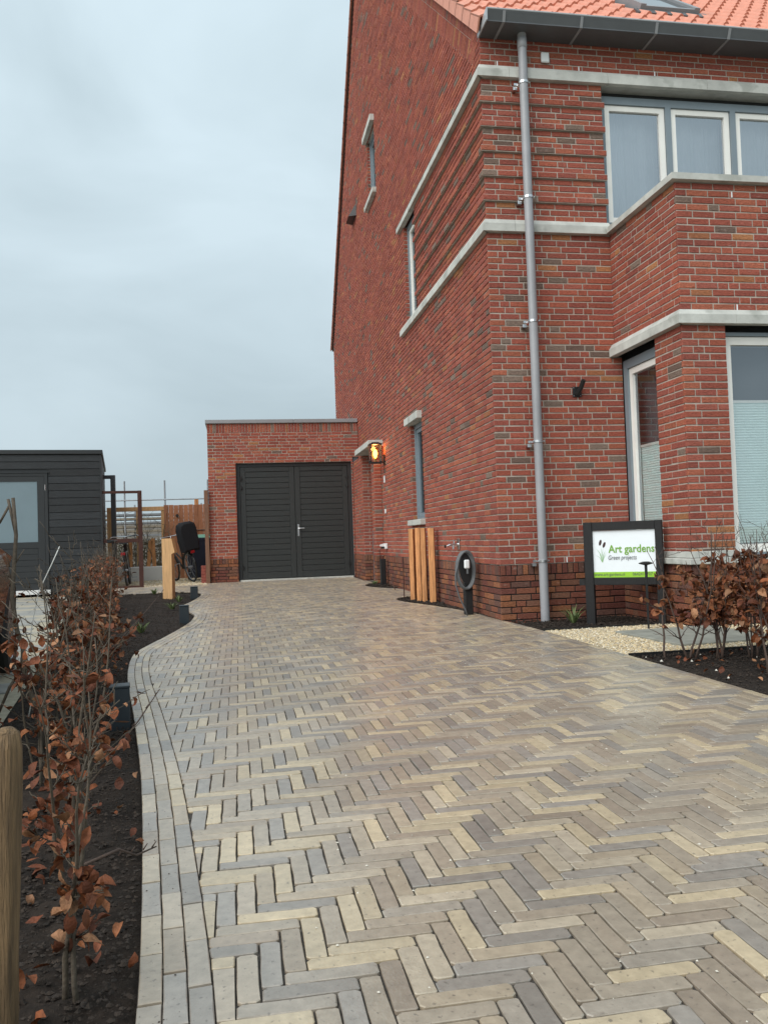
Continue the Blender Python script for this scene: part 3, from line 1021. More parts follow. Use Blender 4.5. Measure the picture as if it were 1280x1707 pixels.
# gutter: a box gutter with seams
g = MB()
gx0, gx1 = -0.01, 6.6
gy0, gy1, gz0, gz1 = -0.30, -0.004, 6.205, 6.295
g.hexa([(gx0, gy0, gz0), (gx1, gy0, gz0), (gx1, gy1, gz0), (gx0, gy1, gz0), (gx0, gy0, gz0 + 0.012), (gx1, gy0, gz0 + 0.012), (gx1, gy1, gz0 + 0.012), (gx0, gy1, gz0 + 0.012)])
g.hexa([(gx0, gy0 - 0.03, gz0 + 0.085), (gx1, gy0 - 0.03, gz0 + 0.085), (gx1, gy0 - 0.015, gz0 + 0.085), (gx0, gy0 - 0.015, gz0 + 0.085), (gx0, gy0 - 0.04, gz1 + 0.02), (gx1, gy0 - 0.04, gz1 + 0.02), (gx1, gy0 - 0.02, gz1 + 0.02), (gx0, gy0 - 0.02, gz1 + 0.02)])
g.hexa([(gx0, gy0, gz0 + 0.0125), (gx1, gy0, gz0 + 0.0125), (gx1, gy0 + 0.015, gz0 + 0.0125), (gx0, gy0 + 0.015, gz0 + 0.0125), (gx0, gy0 - 0.03, gz0 + 0.084), (gx1, gy0 - 0.03, gz0 + 0.084), (gx1, gy0 - 0.012, gz0 + 0.084), (gx0, gy0 - 0.012, gz0 + 0.084)])
gut = g.build('gutter', M['gutter'], house)
g = MB()
g.tube([(gx0, gy0 - 0.032, gz1 + 0.024), (gx1, gy0 - 0.032, gz1 + 0.024)], 0.011, 8)
g.hexa([(gx0 - 0.014, gy0 - 0.03, gz0 - 0.004), (gx0 - 0.001, gy0 - 0.03, gz0 - 0.004), (gx0 - 0.001, gy1, gz0 - 0.004), (gx0 - 0.014, gy1, gz0 - 0.004), (gx0 - 0.014, gy0 - 0.042, gz1 + 0.03), (gx0 - 0.001, gy0 - 0.042, gz1 + 0.03), (gx0 - 0.001, gy1, gz1 - 0.03), (gx0 - 0.014, gy1, gz1 - 0.03)])
g.build('gutter_lip', M['gutter_lip'], gut)
for xs in (0.17, 1.02, 1.87, 2.72, 3.57, 4.42):
    g = MB()
    g.box(xs - 0.014, xs + 0.014, gy0 - 0.004, gy1, gz0 - 0.004, gz0 - 0.0005)
    g.hexa([(xs - 0.014, gy0 - 0.005, gz0 - 0.004), (xs + 0.014, gy0 - 0.005, gz0 - 0.004), (xs + 0.014, gy0 + 0.002, gz0 + 0.0), (xs - 0.014, gy0 + 0.002, gz0 + 0.0), (xs - 0.014, gy0 - 0.045, gz1 + 0.005), (xs + 0.014, gy0 - 0.045, gz1 + 0.005), (xs + 0.014, gy0 - 0.02, gz1 + 0.005), (xs - 0.014, gy0 - 0.02, gz1 + 0.005)])
    g.build('gutter_seam', M['zinc'], gut)
# fascia box between gutter and tiles
g = MB()
g.box(0.0, 6.5, -0.10, -0.06, 6.215, 6.25)
g.build('eaves_board', M['gutter'], house)
# downpipe
g = MB()
PXX, PYY = 0.43, -0.115
g.tube([(PXX, PYY, -0.02), (PXX, PYY, 6.205)], 0.046, 20)
dp = g.build('downpipe', M['pipe'], house, smooth=True)
smooth_by_angle(dp, 40)
g = MB()
for z in (6.10,):
    g.lathe([(0.0465, z - 0.05), (0.051, z - 0.048), (0.051, z + 0.06), (0.0465, z + 0.062)], (PXX, PYY, 0), n=20)
g.build('pipe_socket', M['pipe'], dp, smooth=True)
for z in (5.68, 4.45, 3.13, 1.86, 0.61):
    g = MB()
    g.lathe([(0.047, z - 0.012), (0.053, z - 0.012), (0.053, z + 0.012), (0.047, z + 0.012)], (PXX, PYY, 0), n=20)
    g.box(PXX - 0.095, PXX - 0.05, PYY + 0.035, PYY + 0.05, z - 0.012, z + 0.012)
    g.tube([(PXX - 0.062, PYY - 0.012, z), (PXX - 0.05, PYY - 0.012, z)], 0.011, 8)
    g.tube([(PXX + 0.05, PYY - 0.012, z), (PXX + 0.064, PYY - 0.012, z)], 0.011, 8)
    g.box(PXX - 0.10, PXX - 0.055, PYY + 0.05, -0.001, z - 0.052, z - 0.02)
    g.build('pipe_bracket', M['steel'], dp)
# weep vents: thin white slips in the perpends
for (x, z) in ((0.185, ZU1), (2.0, ZU1), (1.11, ZU1), (0.74, S0)):
    g = MB()
    g.box(x - 0.006, x + 0.006, -0.004, 0.01, z + 0.004, z + 0.062)
    g.build('weep_vent', M['white_plastic'], house)
for x in (1.95, 2.65):
    for z in (ZB1, ZL0 - 2 * C):
        g = MB()
        g.box(x - 0.006, x + 0.006, BY - 0.004, BY + 0.01, z + 0.004, z + 0.058)
        g.build('weep_vent', M['white_plastic'], house)
# black vent hood high on the gable
g = MB()
g.add([(0.0, 9.05, 8.12), (0.0, 9.62, 8.12), (0.0, 9.62, 7.86), (0.0, 9.05, 7.86), (-0.16, 9.12, 7.86), (-0.16, 9.55, 7.86)], [(0, 4, 5, 1), (0, 3, 4), (1, 5, 2), (3, 2, 5, 4)])
g.build('vent_hood', M['black_metal'], house)

# ------------------------------------------------------------------ the garage
GY = 9.90
garage = thing('garage', 'flat roofed brick garage with dark double doors beside the house', 'garage')
GB = Brickwork()
GX0 = -3.29
GB.wall((0, GY, 0), XP, YN, GX0, -0.142, -0.13, row(41), [(-2.70, -0.17, -0.3, row(31))])
GB.wall((0, GY, 0), XP, YN, -0.142, -0.003, 2.74, row(41))
GB.soldier_row((0, GY, 0), XP, YN, GX0, -0.003, row(41), row(41) + 0.20)
GB.wall((GX0, 0, 0), (0, -1, 0), XN, -GY - 5.5, -GY - 0.0305, -0.13, row(44))
# door reveals
GB.wall((-2.70, GY, 0), (0, 1, 0), XP, 0.0, 0.10, -0.13, row(31))
b = MB()
b.box(GX0 + 0.03, -0.17 - 2.53 - 0.02, GY + 0.03, GY + 5.5, -0.1, 3.45)
b.box(-2.72, -0.15, GY + 0.03, GY + 0.3, row(31) + 0.002, 3.45)
b.box(-0.168, -0.01, GY + 0.03, GY + 0.3, -0.1, 3.45)
gw = b.build('wall', M['room'], garage)
GB.mortar.build('mortar', M['mortar'], gw)
GB.mortar_dark.build('plinth_mortar', M['mortar_dark'], gw, kind='stuff')
GB.finish(gw, garage)
b = MB()
b.bbox(GX0 - 0.035, -1.42, GY - 0.045, GY + 5.6, row(41) + 0.203, row(41) + 0.285, 0.006)
b.bbox(-1.417, -0.004, GY - 0.045, GY + 5.6, row(41) + 0.203, row(41) + 0.285, 0.006)
b.build('roof_trim', M['zinc'], garage)
# door leaves
DT = row(31)
DZ = gz(GY) + 0.035
dy = GY + 0.10
b = MB()
b.box(-2.698, -2.62, dy - 0.02, dy + 0.05, DZ, DT)
b.box(-0.25, -0.172, dy - 0.02, dy + 0.05, DZ, DT)
b.box(-2.62, -0.25, dy - 0.02, dy + 0.05, DT - 0.075, DT)
b.box(-2.70, -0.17, dy + 0.055, dy + 0.075, DZ - 0.02, DT)  # added back panel, stops light leaking through the leaf gaps
fr_ = b.build('door_frame', M['door_dark'], garage)
def leaf(x0, x1, right):
    b = MB()
    z0, z1 = DZ + 0.01, DT - 0.08
    b.box(x0, x1, dy + 0.018, dy + 0.05, z0, z1)
    st = 0.115
    for (a, c, p, q) in ((x0, x0 + st, z0, z1), (x1 - st, x1, z0, z1), (x0 + st, x1 - st, z0, z0 + 0.13), (x0 + st, x1 - st, z1 - 0.10, z1)):
        b.bbox(a + 0.001, c - 0.001, dy - 0.004, dy + 0.017, p, q, 0.003)
    lf = b.build('door_leaf', M['door'], garage)
    a0, a1 = x0 + st + 0.004, x1 - st - 0.004
    zb, zt = z0 + 0.134, z1 - 0.104
    n = 18
    h = (zt - zb) / n
    pm = MB()
    pm.add([(0, 0, 0), (a1 - a0, 0, 0), (a1 - a0, -0.010, 0.006), (0, -0.010, 0.006), (a1 - a0, -0.010, h - 0.010), (0, -0.010, h - 0.010), (a1 - a0, 0.0, h - 0.002), (0, 0.0, h - 0.002)],
           [(0, 1, 2, 3), (3, 2, 4, 5), (5, 4, 6, 7)])
    me = pm.mesh('door_panel')
    me.materials.append(M['door'])
    for i in range(n):
        o = link('door_panel', me, lf)
        o.location = (a0, dy + 0.0165, zb + i * h)
    for z in (z0 + 0.25, z1 - 0.25, z1 - 0.45):
        hb = MB()
        xh = x1 - 0.015 if right else x0 + 0.015
        hb.box(xh - 0.03, xh + 0.03, dy - 0.03, dy - 0.0045, z - 0.02, z + 0.02)
        hb.tube([(xh, dy - 0.03, z - 0.045), (xh, dy - 0.03, z + 0.045)], 0.012, 8)
        hb.build('hinge', M['black_metal'], lf)
    return lf
lL = leaf(-2.615, -1.438, False)
lR = leaf(-1.430, -0.255, True)
b = MB()
zc = 1.16
xh = -1.375
b.bbox(xh - 0.02, xh + 0.02, dy - 0.016, dy - 0.005, zc - 0.14, zc + 0.12, 0.006)
b.tube([(xh, dy - 0.01, zc + 0.03), (xh, dy - 0.065, zc + 0.03), (xh + 0.02, dy - 0.07, zc + 0.03), (xh + 0.125, dy - 0.07, zc + 0.03)], 0.0115, 8)
b.build('handle', M['steel'], lR)
b = MB()
b.box(-2.66, -0.20, GY - 0.03, GY + 0.16, gz(GY) - 0.02, gz(GY) + 0.03)
b.build('threshold', M['concrete_light'], garage)
# ------------------------------------------------------------------ driveway
XL = [(-9.0, -2.74), (-6.7, -2.90), (-6.1, -2.955), (-5.0, -3.08), (-3.8, -3.25), (-2.4, -3.46), (-1.5, -3.555), (-0.95, -3.575), (-0.45, -3.52), (0.1, -3.44), (0.57, -3.375), (1.35, -3.28), (2.0, -3.25), (2.5, -3.27), (3.0, -3.37), (3.6, -3.49), (4.1, -3.50), (4.7, -3.43), (5.4, -3.37), (6.1, -3.34), (6.7, -3.38), (7.1, -3.50), (7.3, -3.75)]
PATH_Y = 7.32
def x_left(y):
    return interp(XL, y)
XR = [(-9, 0.04), (-1.2, 0.06), (-0.4, 0.04), (0.2, 0.0), (0.75, -0.02), (1.2, -0.06), (1.8, -0.17), (2.4, -0.33), (2.9, -0.46), (3.3, -0.49), (3.6, -0.40), (3.8, -0.20), (3.95, -0.02), (5.55, -0.02), (5.75, -0.16), (6.1, -0.32), (6.5, -0.41), (6.9, -0.40), (7.15, -0.30), (7.35, -0.16), (8.4, -0.16), (12, -0.16)]
def x_right(y):
    return interp(XR, y)
PW, PL_ = 0.0495, 0.198
BW = 3 * PW + 0.002
PAV = [(0.371, 0.302, 0.218), (0.445, 0.365, 0.25), (0.482, 0.39, 0.259), (0.281, 0.252, 0.218), (0.302, 0.245, 0.187), (0.345, 0.29, 0.223), (0.424, 0.355, 0.264), (0.26, 0.23, 0.197), (0.323, 0.265, 0.2), (0.355, 0.3, 0.232), (0.318, 0.275, 0.223)]
PVR = random.Random(77)
def paver_colour():
    c = PVR.choice(PAV)
    j = PVR.uniform(0.88, 1.12)
    return tuple(q * j for q in c)

drive_b = MB()
ys = [-9.0 + 0.1 * i for i in range(int((PATH_Y + 9.0) / 0.1) + 1)]
for a, c in zip(ys, ys[1:]):
    drive_b.poly([(x_left(a), a, gz(a) - 0.0075), (x_right(a), a, gz(a) - 0.0075), (x_right(c), c, gz(c) - 0.0075), (x_left(c), c, gz(c) - 0.0075)])
drive_b.poly([(GX0 - 0.06, PATH_Y, gz(PATH_Y) - 0.0075), (-0.16, PATH_Y, gz(PATH_Y) - 0.0075), (-0.16, GY + 0.1, gz(GY) - 0.0075), (GX0 - 0.06, GY + 0.1, gz(GY) - 0.0075)])
PATH_END = 9.40
drive_b.poly([(-5.6, PATH_Y, gz(PATH_Y) - 0.0075), (GX0 - 0.06, PATH_Y, gz(PATH_Y) - 0.0075), (GX0 - 0.06, PATH_END, gz(PATH_END) - 0.0075), (-5.6, PATH_END, gz(PATH_END) - 0.0075)])
drive_b.poly([(-0.16, 7.3, gz(7.3) - 0.0105), (0.2, 7.3, gz(7.3) - 0.0105), (0.2, 8.6, gz(8.6) - 0.0105), (-0.16, 8.6, gz(8.6) - 0.0105)])
drive = drive_b.build('driveway', M['joint_sand'], kind='structure')

def clip(poly, p, n):
    out = []
    for i in range(len(poly)):
        a, b = poly[i], poly[(i + 1) % len(poly)]
        da = (a[0] - p[0]) * n[0] + (a[1] - p[1]) * n[1]
        db = (b[0] - p[0]) * n[0] + (b[1] - p[1]) * n[1]
        if da >= 0:
            out.append(a)
        if (da >= 0) != (db >= 0):
            t = da / (da - db)
            out.append((a[0] + (b[0] - a[0]) * t, a[1] + (b[1] - a[1]) * t))
    return out
def area(p):
    return 0.5 * abs(sum(p[i][0] * p[(i + 1) % len(p)][1] - p[(i + 1) % len(p)][0] * p[i][1] for i in range(len(p))))
def cen(p):
    return sum(q[0] for q in p) / len(p), sum(q[1] for q in p) / len(p)
def inset(p, d):
    c = cen(p)
    out = []
    for q in p:
        vx, vy = q[0] - c[0], q[1] - c[1]
        l = math.hypot(vx, vy) or 1
        out.append((q[0] - vx / l * min(d, l * 0.5), q[1] - vy / l * min(d, l * 0.5)))
    return out
def paver_prism(b, poly, z, rnd, jit=0.0014):
    if len(poly) == 4 and jit > 0.001 and poly[0][1] < 1.5:      # worn, rounded corners
        out = []
        for i in range(4):
            p, q, r_ = poly[i - 1], poly[i], poly[(i + 1) % 4]
            for (o_, f) in ((p, 1), (r_, 1)):
                dx, dy_ = o_[0] - q[0], o_[1] - q[1]
                l = math.hypot(dx, dy_) or 1
                c = min(rnd.uniform(0.002, 0.0075), l * 0.3)
                out.append((q[0] + dx / l * c, q[1] + dy_ / l * c))
        poly = out
    poly = [(x + rnd.uniform(-jit, jit), y + rnd.uniform(-jit, jit)) for x, y in poly]
    n = len(poly)
    t = inset(poly, 0.0028)
    tx, ty = rnd.uniform(-0.006, 0.006), rnd.uniform(-0.006, 0.006)
    c = cen(poly)
    zz = z + rnd.uniform(-0.0012, 0.0012)
    H = lambda q, d: zz + (q[0] - c[0]) * tx + (q[1] - c[1]) * ty - d
    V = [(q[0], q[1], zz - 0.02) for q in poly] + [(q[0], q[1], H(q, 0.0018)) for q in poly] + [(q[0], q[1], H(q, 0)) for q in t]
    F = [tuple(range(2 * n, 3 * n))]
    for i in range(n):
        j = (i + 1) % n
        F.append((i, j, n + j, n + i))
        F.append((n + i, n + j, 2 * n + j, 2 * n + i))
    b.add(V, F)
items = []          # (poly, z, whole, dir)
def place_paver(poly, whole, d):
    cx, cy = cen(poly)
    items.append((poly, gz(cy), whole, d))
n4 = 4
g_ = 0.0017
def bound_clip(poly, extra_l, extra_r):
    """clip a paver by the curved edges of the field, using the edge's tangent at its own place"""
    cx, cy = cen(poly)
    ylo, yhi = min(q[1] for q in poly), max(q[1] for q in poly)
    whole = True
    if cy < PATH_Y + 0.02:
        e = 0.05
        xl0, xl1 = x_left(cy - e), x_left(cy + e)
        tx, ty = xl1 - xl0, 2 * e
        l = math.hypot(tx, ty)
        nx, ny = ty / l, -tx / l
        p0 = (x_left(cy) + nx * extra_l, cy + ny * extra_l)
        q = clip(poly, p0, (nx, ny))
        if len(q) != len(poly) or abs(area(q) - area(poly)) > 1e-7:
            whole = False
        poly = q
        if len(poly) < 3:
            return None, False
    else:
        q = clip(poly, (-5.6, 0), (1, 0))
        if len(q) < 3:
            return None, False
        poly = q
    e = 0.05
    xr0, xr1 = x_right(cy - e), x_right(cy + e)
    tx, ty = xr1 - xr0, 2 * e
    l = math.hypot(tx, ty)
    nx, ny = -ty / l, tx / l
    p0 = (x_right(cy) + nx * extra_r, cy + ny * extra_r)
    q = clip(poly, p0, (nx, ny))
    if len(q) < 3:
        return None, False
    if abs(area(q) - area(poly)) > 1e-7:
        whole = False
    poly = q
    q = clip(poly, (0, (GY - 0.035) if cx > GX0 - 0.06 else PATH_END), (0, -1))
    if len(q) < 3:
        return None, False
    if abs(area(q) - area(poly)) > 1e-7:
        whole = False
    return q, whole
def rect(x0, x1, y0, y1):
    return [(x0 + g_, y0 + g_), (x1 - g_, y0 + g_), (x1 - g_, y1 - g_), (x0 + g_, y1 - g_)]
OX, OY = -4.0, -9.2
kmax = int((GY + 0.4 - OY) / PW)
for k in range(0, kmax + 6):
    for j in range(-60, 18):
        hx = k + 2 * n4 * j
        x0 = OX + hx * PW
        if -6.0 < x0 < 0.3:
            y0 = OY + k * PW
            if y0 > -8.9:
                r_, wh = bound_clip(rect(x0, x0 + n4 * PW, y0, y0 + PW), BW, PW + 0.002)
                if r_ and area(r_) > 0.0006:
                    place_paver(r_, wh, 'h')
        vx = k + n4 + 2 * n4 * j
        x0 = OX + vx * PW
        if -6.0 < x0 < 0.3:
            y0 = OY + (k + 1 - n4) * PW
            if y0 > -8.9:
                r_, wh = bound_clip(rect(x0, x0 + PW, y0, y0 + n4 * PW), BW, PW + 0.002)
                if r_ and area(r_) > 0.0006:
                    place_paver(r_, wh, 'v')
def visible_area(poly):
    cx, cy = cen(poly)
    pr = project((cx, cy, gz(cy)))
    if not pr or not (-60 < pr[0] < 1340 and 0 < pr[1] < 1780):
        return 0
    d = (Vector((cx, cy, 0)) - CAM_P)
    return area(poly) * 0.9 / d.length_squared / d.length
order = sorted(range(len(items)), key=lambda i: -visible_area(items[i][0]))
pick = set([i for i in order if items[i][2]][:300])
pmesh = []
for v in range(12):
    b = MB()
    hw, hh = n4 * PW / 2 - g_, PW / 2 - g_
    rr = random.Random(v)
    # slightly worn outline: extra points along the long edges
    pts = []
    for (x, y) in ((-hw, -hh), (-hw * 0.33, -hh), (hw * 0.33, -hh), (hw, -hh), (hw, hh), (hw * 0.33, hh), (-hw * 0.33, hh), (-hw, hh)):
        pts.append((x + rr.uniform(-0.0018, 0.0008) * (1 if x > 0 else -1), y + rr.uniform(-0.0020, 0.0008) * (1 if y > 0 else -1)))
    n = len(pts)
    cut = []
    for i, q in enumerate(pts):          # knock the corners off a little
        if i in (0, 3, 4, 7):
            sx, sy = (1 if q[0] > 0 else -1), (1 if q[1] > 0 else -1)
            c1 = rr.uniform(0.0025, 0.0085)
            a, c = (q[0] - sx * c1, q[1]), (q[0], q[1] - sy * c1)
            cut += [c, a] if i in (0, 4) else [a, c]
        else:
            cut.append(q)
    paver_prism(b, cut, 0.0, rr, 0.0)
    me = b.mesh('paver')
    me.materials.append(M['paver_piece'])
    pmesh.append(me)
rest = MB()
for i, (poly, z, wh, d) in enumerate(items):
    colr = paver_colour()
    if i in pick:
        o = link('paver', PVR.choice(pmesh), drive)
        cx, cy = cen(poly)
        o.location = (cx, cy, z + PVR.uniform(-0.0012, 0.0012))
        o.rotation_euler = (PVR.uniform(-0.006, 0.006), PVR.uniform(-0.004, 0.004), (math.pi / 2 if d == 'v' else 0) + PVR.uniform(-0.006, 0.006))
        o.color = (*colr, 1)
    else:
        rest.col = colr
        paver_prism(rest, poly, z, PVR)
rest.build('pavers_beyond', M['paver'], drive, kind='stuff')
# edging: rows of pavers that follow the curved edges
edge = []
def edge_row(fx, y0, y1, off, side, start):
    pts = []
    y = y0
    while y < y1:
        e = 0.02
        tx, ty = fx(y + e) - fx(y - e), 2 * e
        l = math.hypot(tx, ty)
        nx, ny = ty / l * side, -tx / l * side
        pts.append((fx(y), y, nx, ny))
        y += 0.02
    cum = [0]
    for a, b in zip(pts, pts[1:]):
        cum.append(cum[-1] + math.hypot(b[0] - a[0], b[1] - a[1]))
    def at(s, o):
        s = max(0, min(s, cum[-1] - 1e-6))
        lo, hi = 0, len(cum) - 1
        while hi - lo > 1:
            m_ = (lo + hi) // 2
            if cum[m_] <= s:
                lo = m_
            else:
                hi = m_
        t = (s - cum[lo]) / (cum[hi] - cum[lo] + 1e-9)
        a, b = pts[lo], pts[hi]
        x, y_, nx, ny = [a[i] + (b[i] - a[i]) * t for i in range(4)]
        return (x + nx * o, y_ + ny * o)
    s = -start
    while s < cum[-1]:
        e = s + 0.205 + PVR.uniform(-0.004, 0.004)
        a0, a1 = max(0, s) + 0.0035, min(e, cum[-1]) - 0.0035
        if a1 - a0 > 0.03:
            mid = (a0 + a1) / 2
            o0, o1 = off + 0.0015, off + PW - 0.0015
            edge.append([at(a0, o0), at(mid, o0), at(a1, o0), at(a1, o1), at(mid, o1), at(a0, o1)])
        s = e
for i in range(3):
    edge_row(x_left, -8.9, PATH_Y - 0.05, i * PW, 1, 0.07 * i)
edge_row(x_right, -8.9, 8.3, 0.0, -1, 0.0)
order = sorted(range(len(edge)), key=lambda i: -visible_area(edge[i]))
pick = set(order[:290])
rest = MB()
for i, p in enumerate(edge):
    colr = paver_colour()
    cx, cy = cen(p)
    if i in pick:
        b = MB()
        paver_prism(b, [(x - cx, y - cy) for x, y in p], 0.0, PVR, 0.0008)
        me = b.mesh('edge_paver')
        me.materials.append(M['paver_piece'])
        o = link('edge_paver', me, drive)
        o.location = (cx, cy, gz(cy) + 0.0015)
        o.color = (*colr, 1)
    else:
        rest.col = colr
        paver_prism(rest, p, gz(cy), PVR)
if rest.v:
    rest.build('edge_pavers_beyond', M['paver'], drive, kind='stuff')
# crumbs of soil spilt on the edging
def spill(name, m, fn, count, seed, s0, s1):
    b = MB()
    rr = random.Random(seed)
    base = [(0, 0, 1), (1, 0, 0), (0.31, 0.95, 0), (-0.81, 0.59, 0), (-0.81, -0.59, 0), (0.31, -0.95, 0)]
    F = [(0, 1, 2), (0, 2, 3), (0, 3, 4), (0, 4, 5), (0, 5, 1)]
    for i in range(count):
        x, y = fn(rr)
        s = s0 + (s1 - s0) * rr.random() ** 3
        b.add([(x + q[0] * s * rr.uniform(0.6, 1.4), y + q[1] * s * rr.uniform(0.6, 1.4), gz(y) + 0.0012 + q[2] * s * 0.7) for q in base], F)
    b.build(name, m, drive, smooth=True, kind='stuff')
def _sl(rr):
    y = -7.0 + 12 * rr.random() ** 1.4
    return x_left(y) + abs(rr.gauss(0, 0.06)), y
def _sr(rr):
    y = -5.6 + 5.5 * rr.random()
    return x_right(y) - abs(rr.gauss(0, 0.05)), y
spill('spilt_soil', M['soil_clod'], _sl, 600, 1, 0.0008, 0.0028)
spill('spilt_soil', M['soil_clod'], _sr, 400, 2, 0.0008, 0.003)
# white sand crumbs left in the joints
crumbs = MB()
rc = random.Random(4)
for i in range(420):
    y = -7.4 + 7 * rc.random() ** 1.6
    x = rc.uniform(-2.6, 0.0)
    s = rc.uniform(0.0016, 0.0048)
    z = gz(y) + 0.001
    a = rc.random() * 6.28
    crumbs.add([(x + s * math.cos(a + q) * rc.uniform(0.6, 1.5), y + s * math.sin(a + q), z) for q in (0, 1.6, 3.1, 4.7)] + [(x, y, z + s * 0.7)], [(0, 1, 4), (1, 2, 4), (2, 3, 4), (3, 0, 4)])
crumbs.build('sand_crumbs', mat('crumb', (0.6, 0.56, 0.48), 0.9, 0.2, 30), drive, kind='stuff')

# ------------------------------------------------------------------ soil beds
def hedge_x(y):
    return -3.17 - 0.138 * (y + 6.4)
def soil_bed(name, left, right, y0, y1, z_off, step=0.06, nx=14, seed=0, amp=0.03):
    b = MB()
    ys_ = []
    y = y0
    while y < y1 + 1e-6:
        ys_.append(y)
        y += step
    for y in ys_:
        l, r_ = left(y), right(y)
        for i in range(nx + 1):
            x = l + (r_ - l) * i / nx
            e = min(1.0, 4.0 * min(i, nx - i) / nx)
            p = Vector((x * 3.1 + seed, y * 3.1, 0))
            h = noise.noise(p) * 0.6 + noise.noise(p * 3.3) * 0.55 + noise.noise(p * 8.0) * 0.4
            b.v.append((x, y, gz(y) + z_off + amp * h * (0.35 + 0.65 * e) + 0.02 * e))
    w = nx + 1
    for j in range(len(ys_) - 1):
        for i in range(nx):
            b.f.append((j * w + i, j * w + i + 1, (j + 1) * w + i + 1, (j + 1) * w + i))
            b.c.append(None)
    o = b.build(name, M['soil'], smooth=True, kind='structure')
    return o
def clods(name, parent, spots, seed):
    b = MB()
    rr = random.Random(seed)
    base = [(0, 0, 1), (0.9, 0, 0.3), (0.28, 0.85, 0.3), (-0.73, 0.53, 0.3), (-0.73, -0.53, 0.3), (0.28, -0.85, 0.3), (0, 0, -0.6)]
    F = [(0, 1, 2), (0, 2, 3), (0, 3, 4), (0, 4, 5), (0, 5, 1), (6, 2, 1), (6, 3, 2), (6, 4, 3), (6, 5, 4), (6, 1, 5)]
    for (x, y, z, s) in spots:
        a = rr.random() * 6.28
        ca_, sa_ = math.cos(a), math.sin(a)
        V = []
        for q in base:
            k = rr.uniform(0.45, 1.5) * s
            V.append((x + (q[0] * ca_ - q[1] * sa_) * k, y + (q[0] * sa_ + q[1] * ca_) * k, z + q[2] * k * 0.75))
        b.add(V, F)
    return b.build(name, M['soil_clod'], parent, kind='stuff')
left_bed = soil_bed('soil_bed', lambda y: hedge_x(y) - 0.42, lambda y: min(x_left(y) + 0.004, x_left(y) + 0.004), -8.9, PATH_Y - 0.03, -0.035, 0.035, 34, 1.0, 0.03)
rs = random.Random(11)
sp = []
for i in range(30000):
    y = -7.3 + 14.5 * rs.random() ** 1.5
    l, r_ = hedge_x(y) - 0.35, x_left(y) - 0.01
    x = rs.uniform(l, r_)
    s = 0.002 + 0.0085 * rs.random() ** 3
    sp.append((x, y, gz(y) - 0.012 + s * 0.2, s))
clods('clods', left_bed, sp, 1)
# bits of pale stone in the soil
# beds along the gable
bed1 = soil_bed('soil_bed', lambda y: x_right(y) - 0.002, lambda y: 0.03, 0.15, 3.93, -0.03, 0.05, 10, 5.0, 0.012)
sp = []
for i in range(900):
    y = rs.uniform(0.5, 3.85)
    l = x_right(y)
    x = rs.uniform(l, 0.0)
    s = 0.006 + 0.016 * rs.random() ** 2
    sp.append((x, y, gz(y) - 0.01 + s * 0.25, s))
clods('clods', bed1, sp, 2)
bed2 = soil_bed('soil_bed', lambda y: x_right(y) - 0.002, lambda y: 0.03, 5.58, 7.30, -0.03, 0.05, 10, 9.0, 0.012)
sp = []
for i in range(420):
    y = rs.uniform(5.7, 7.2)
    l = x_right(y)
    x = rs.uniform(l, 0.0)
    s = 0.007 + 0.016 * rs.random() ** 2
    sp.append((x, y, gz(y) + s * 0.25, s))
clods('clods', bed2, sp, 3)
# bed along the front wall, behind the gravel
YG1, YG0 = -0.98, -2.72
bed3 = soil_bed('soil_bed', lambda y: x_right(y) + 0.002, lambda y: 4.8, YG1 + 0.005, 0.03, -0.035, 0.05, 70, 13.0, 0.022)
sp = []
for i in range(3400):
    y = rs.uniform(YG1 + 0.02, -0.01)
    x = rs.uniform(0.07, 2.4)
    s = 0.005 + 0.012 * rs.random() ** 2.5
    sp.append((x, y, -0.012 + s * 0.25, s))
clods('clods', bed3, sp, 4)
# hedge bed on the right, nearer the camera
bed4 = soil_bed('soil_bed', lambda y: x_right(y) + 0.002, lambda y: 5.5, -8.8, YG0 - 0.008, -0.03, 0.06, 90, 17.0, 0.028)
sp = []
for i in range(10000):
    y = YG0 - 0.03 - 2.6 * rs.random() ** 1.3
    x = rs.uniform(0.06, 2.3)
    s = 0.003 + 0.010 * rs.random() ** 2.5
    sp.append((x, y, -0.008 + s * 0.25, s))
clods('clods', bed4, sp, 5)

b = MB()
for i in range(26):
    x, y = rs.uniform(0.1, 2.0), YG0 - 0.04 - 2.2 * rs.random() ** 1.5
    s = rs.uniform(0.004, 0.011)
    b.add([(x + s * math.cos(a) * rs.uniform(0.7, 1.3), y + s * math.sin(a) * rs.uniform(0.7, 1.3), 0.0) for a in (0, 1.3, 2.5, 3.8, 5.0)] + [(x, y, s * 0.8 + 0.004)], [(0, 1, 5), (1, 2, 5), (2, 3, 5), (3, 4, 5), (4, 0, 5)])
b.build('stone_chips', mat('stone_chip', (0.6, 0.57, 0.5), 0.8, 0.2, 20), bed4, smooth=True, kind='stuff')
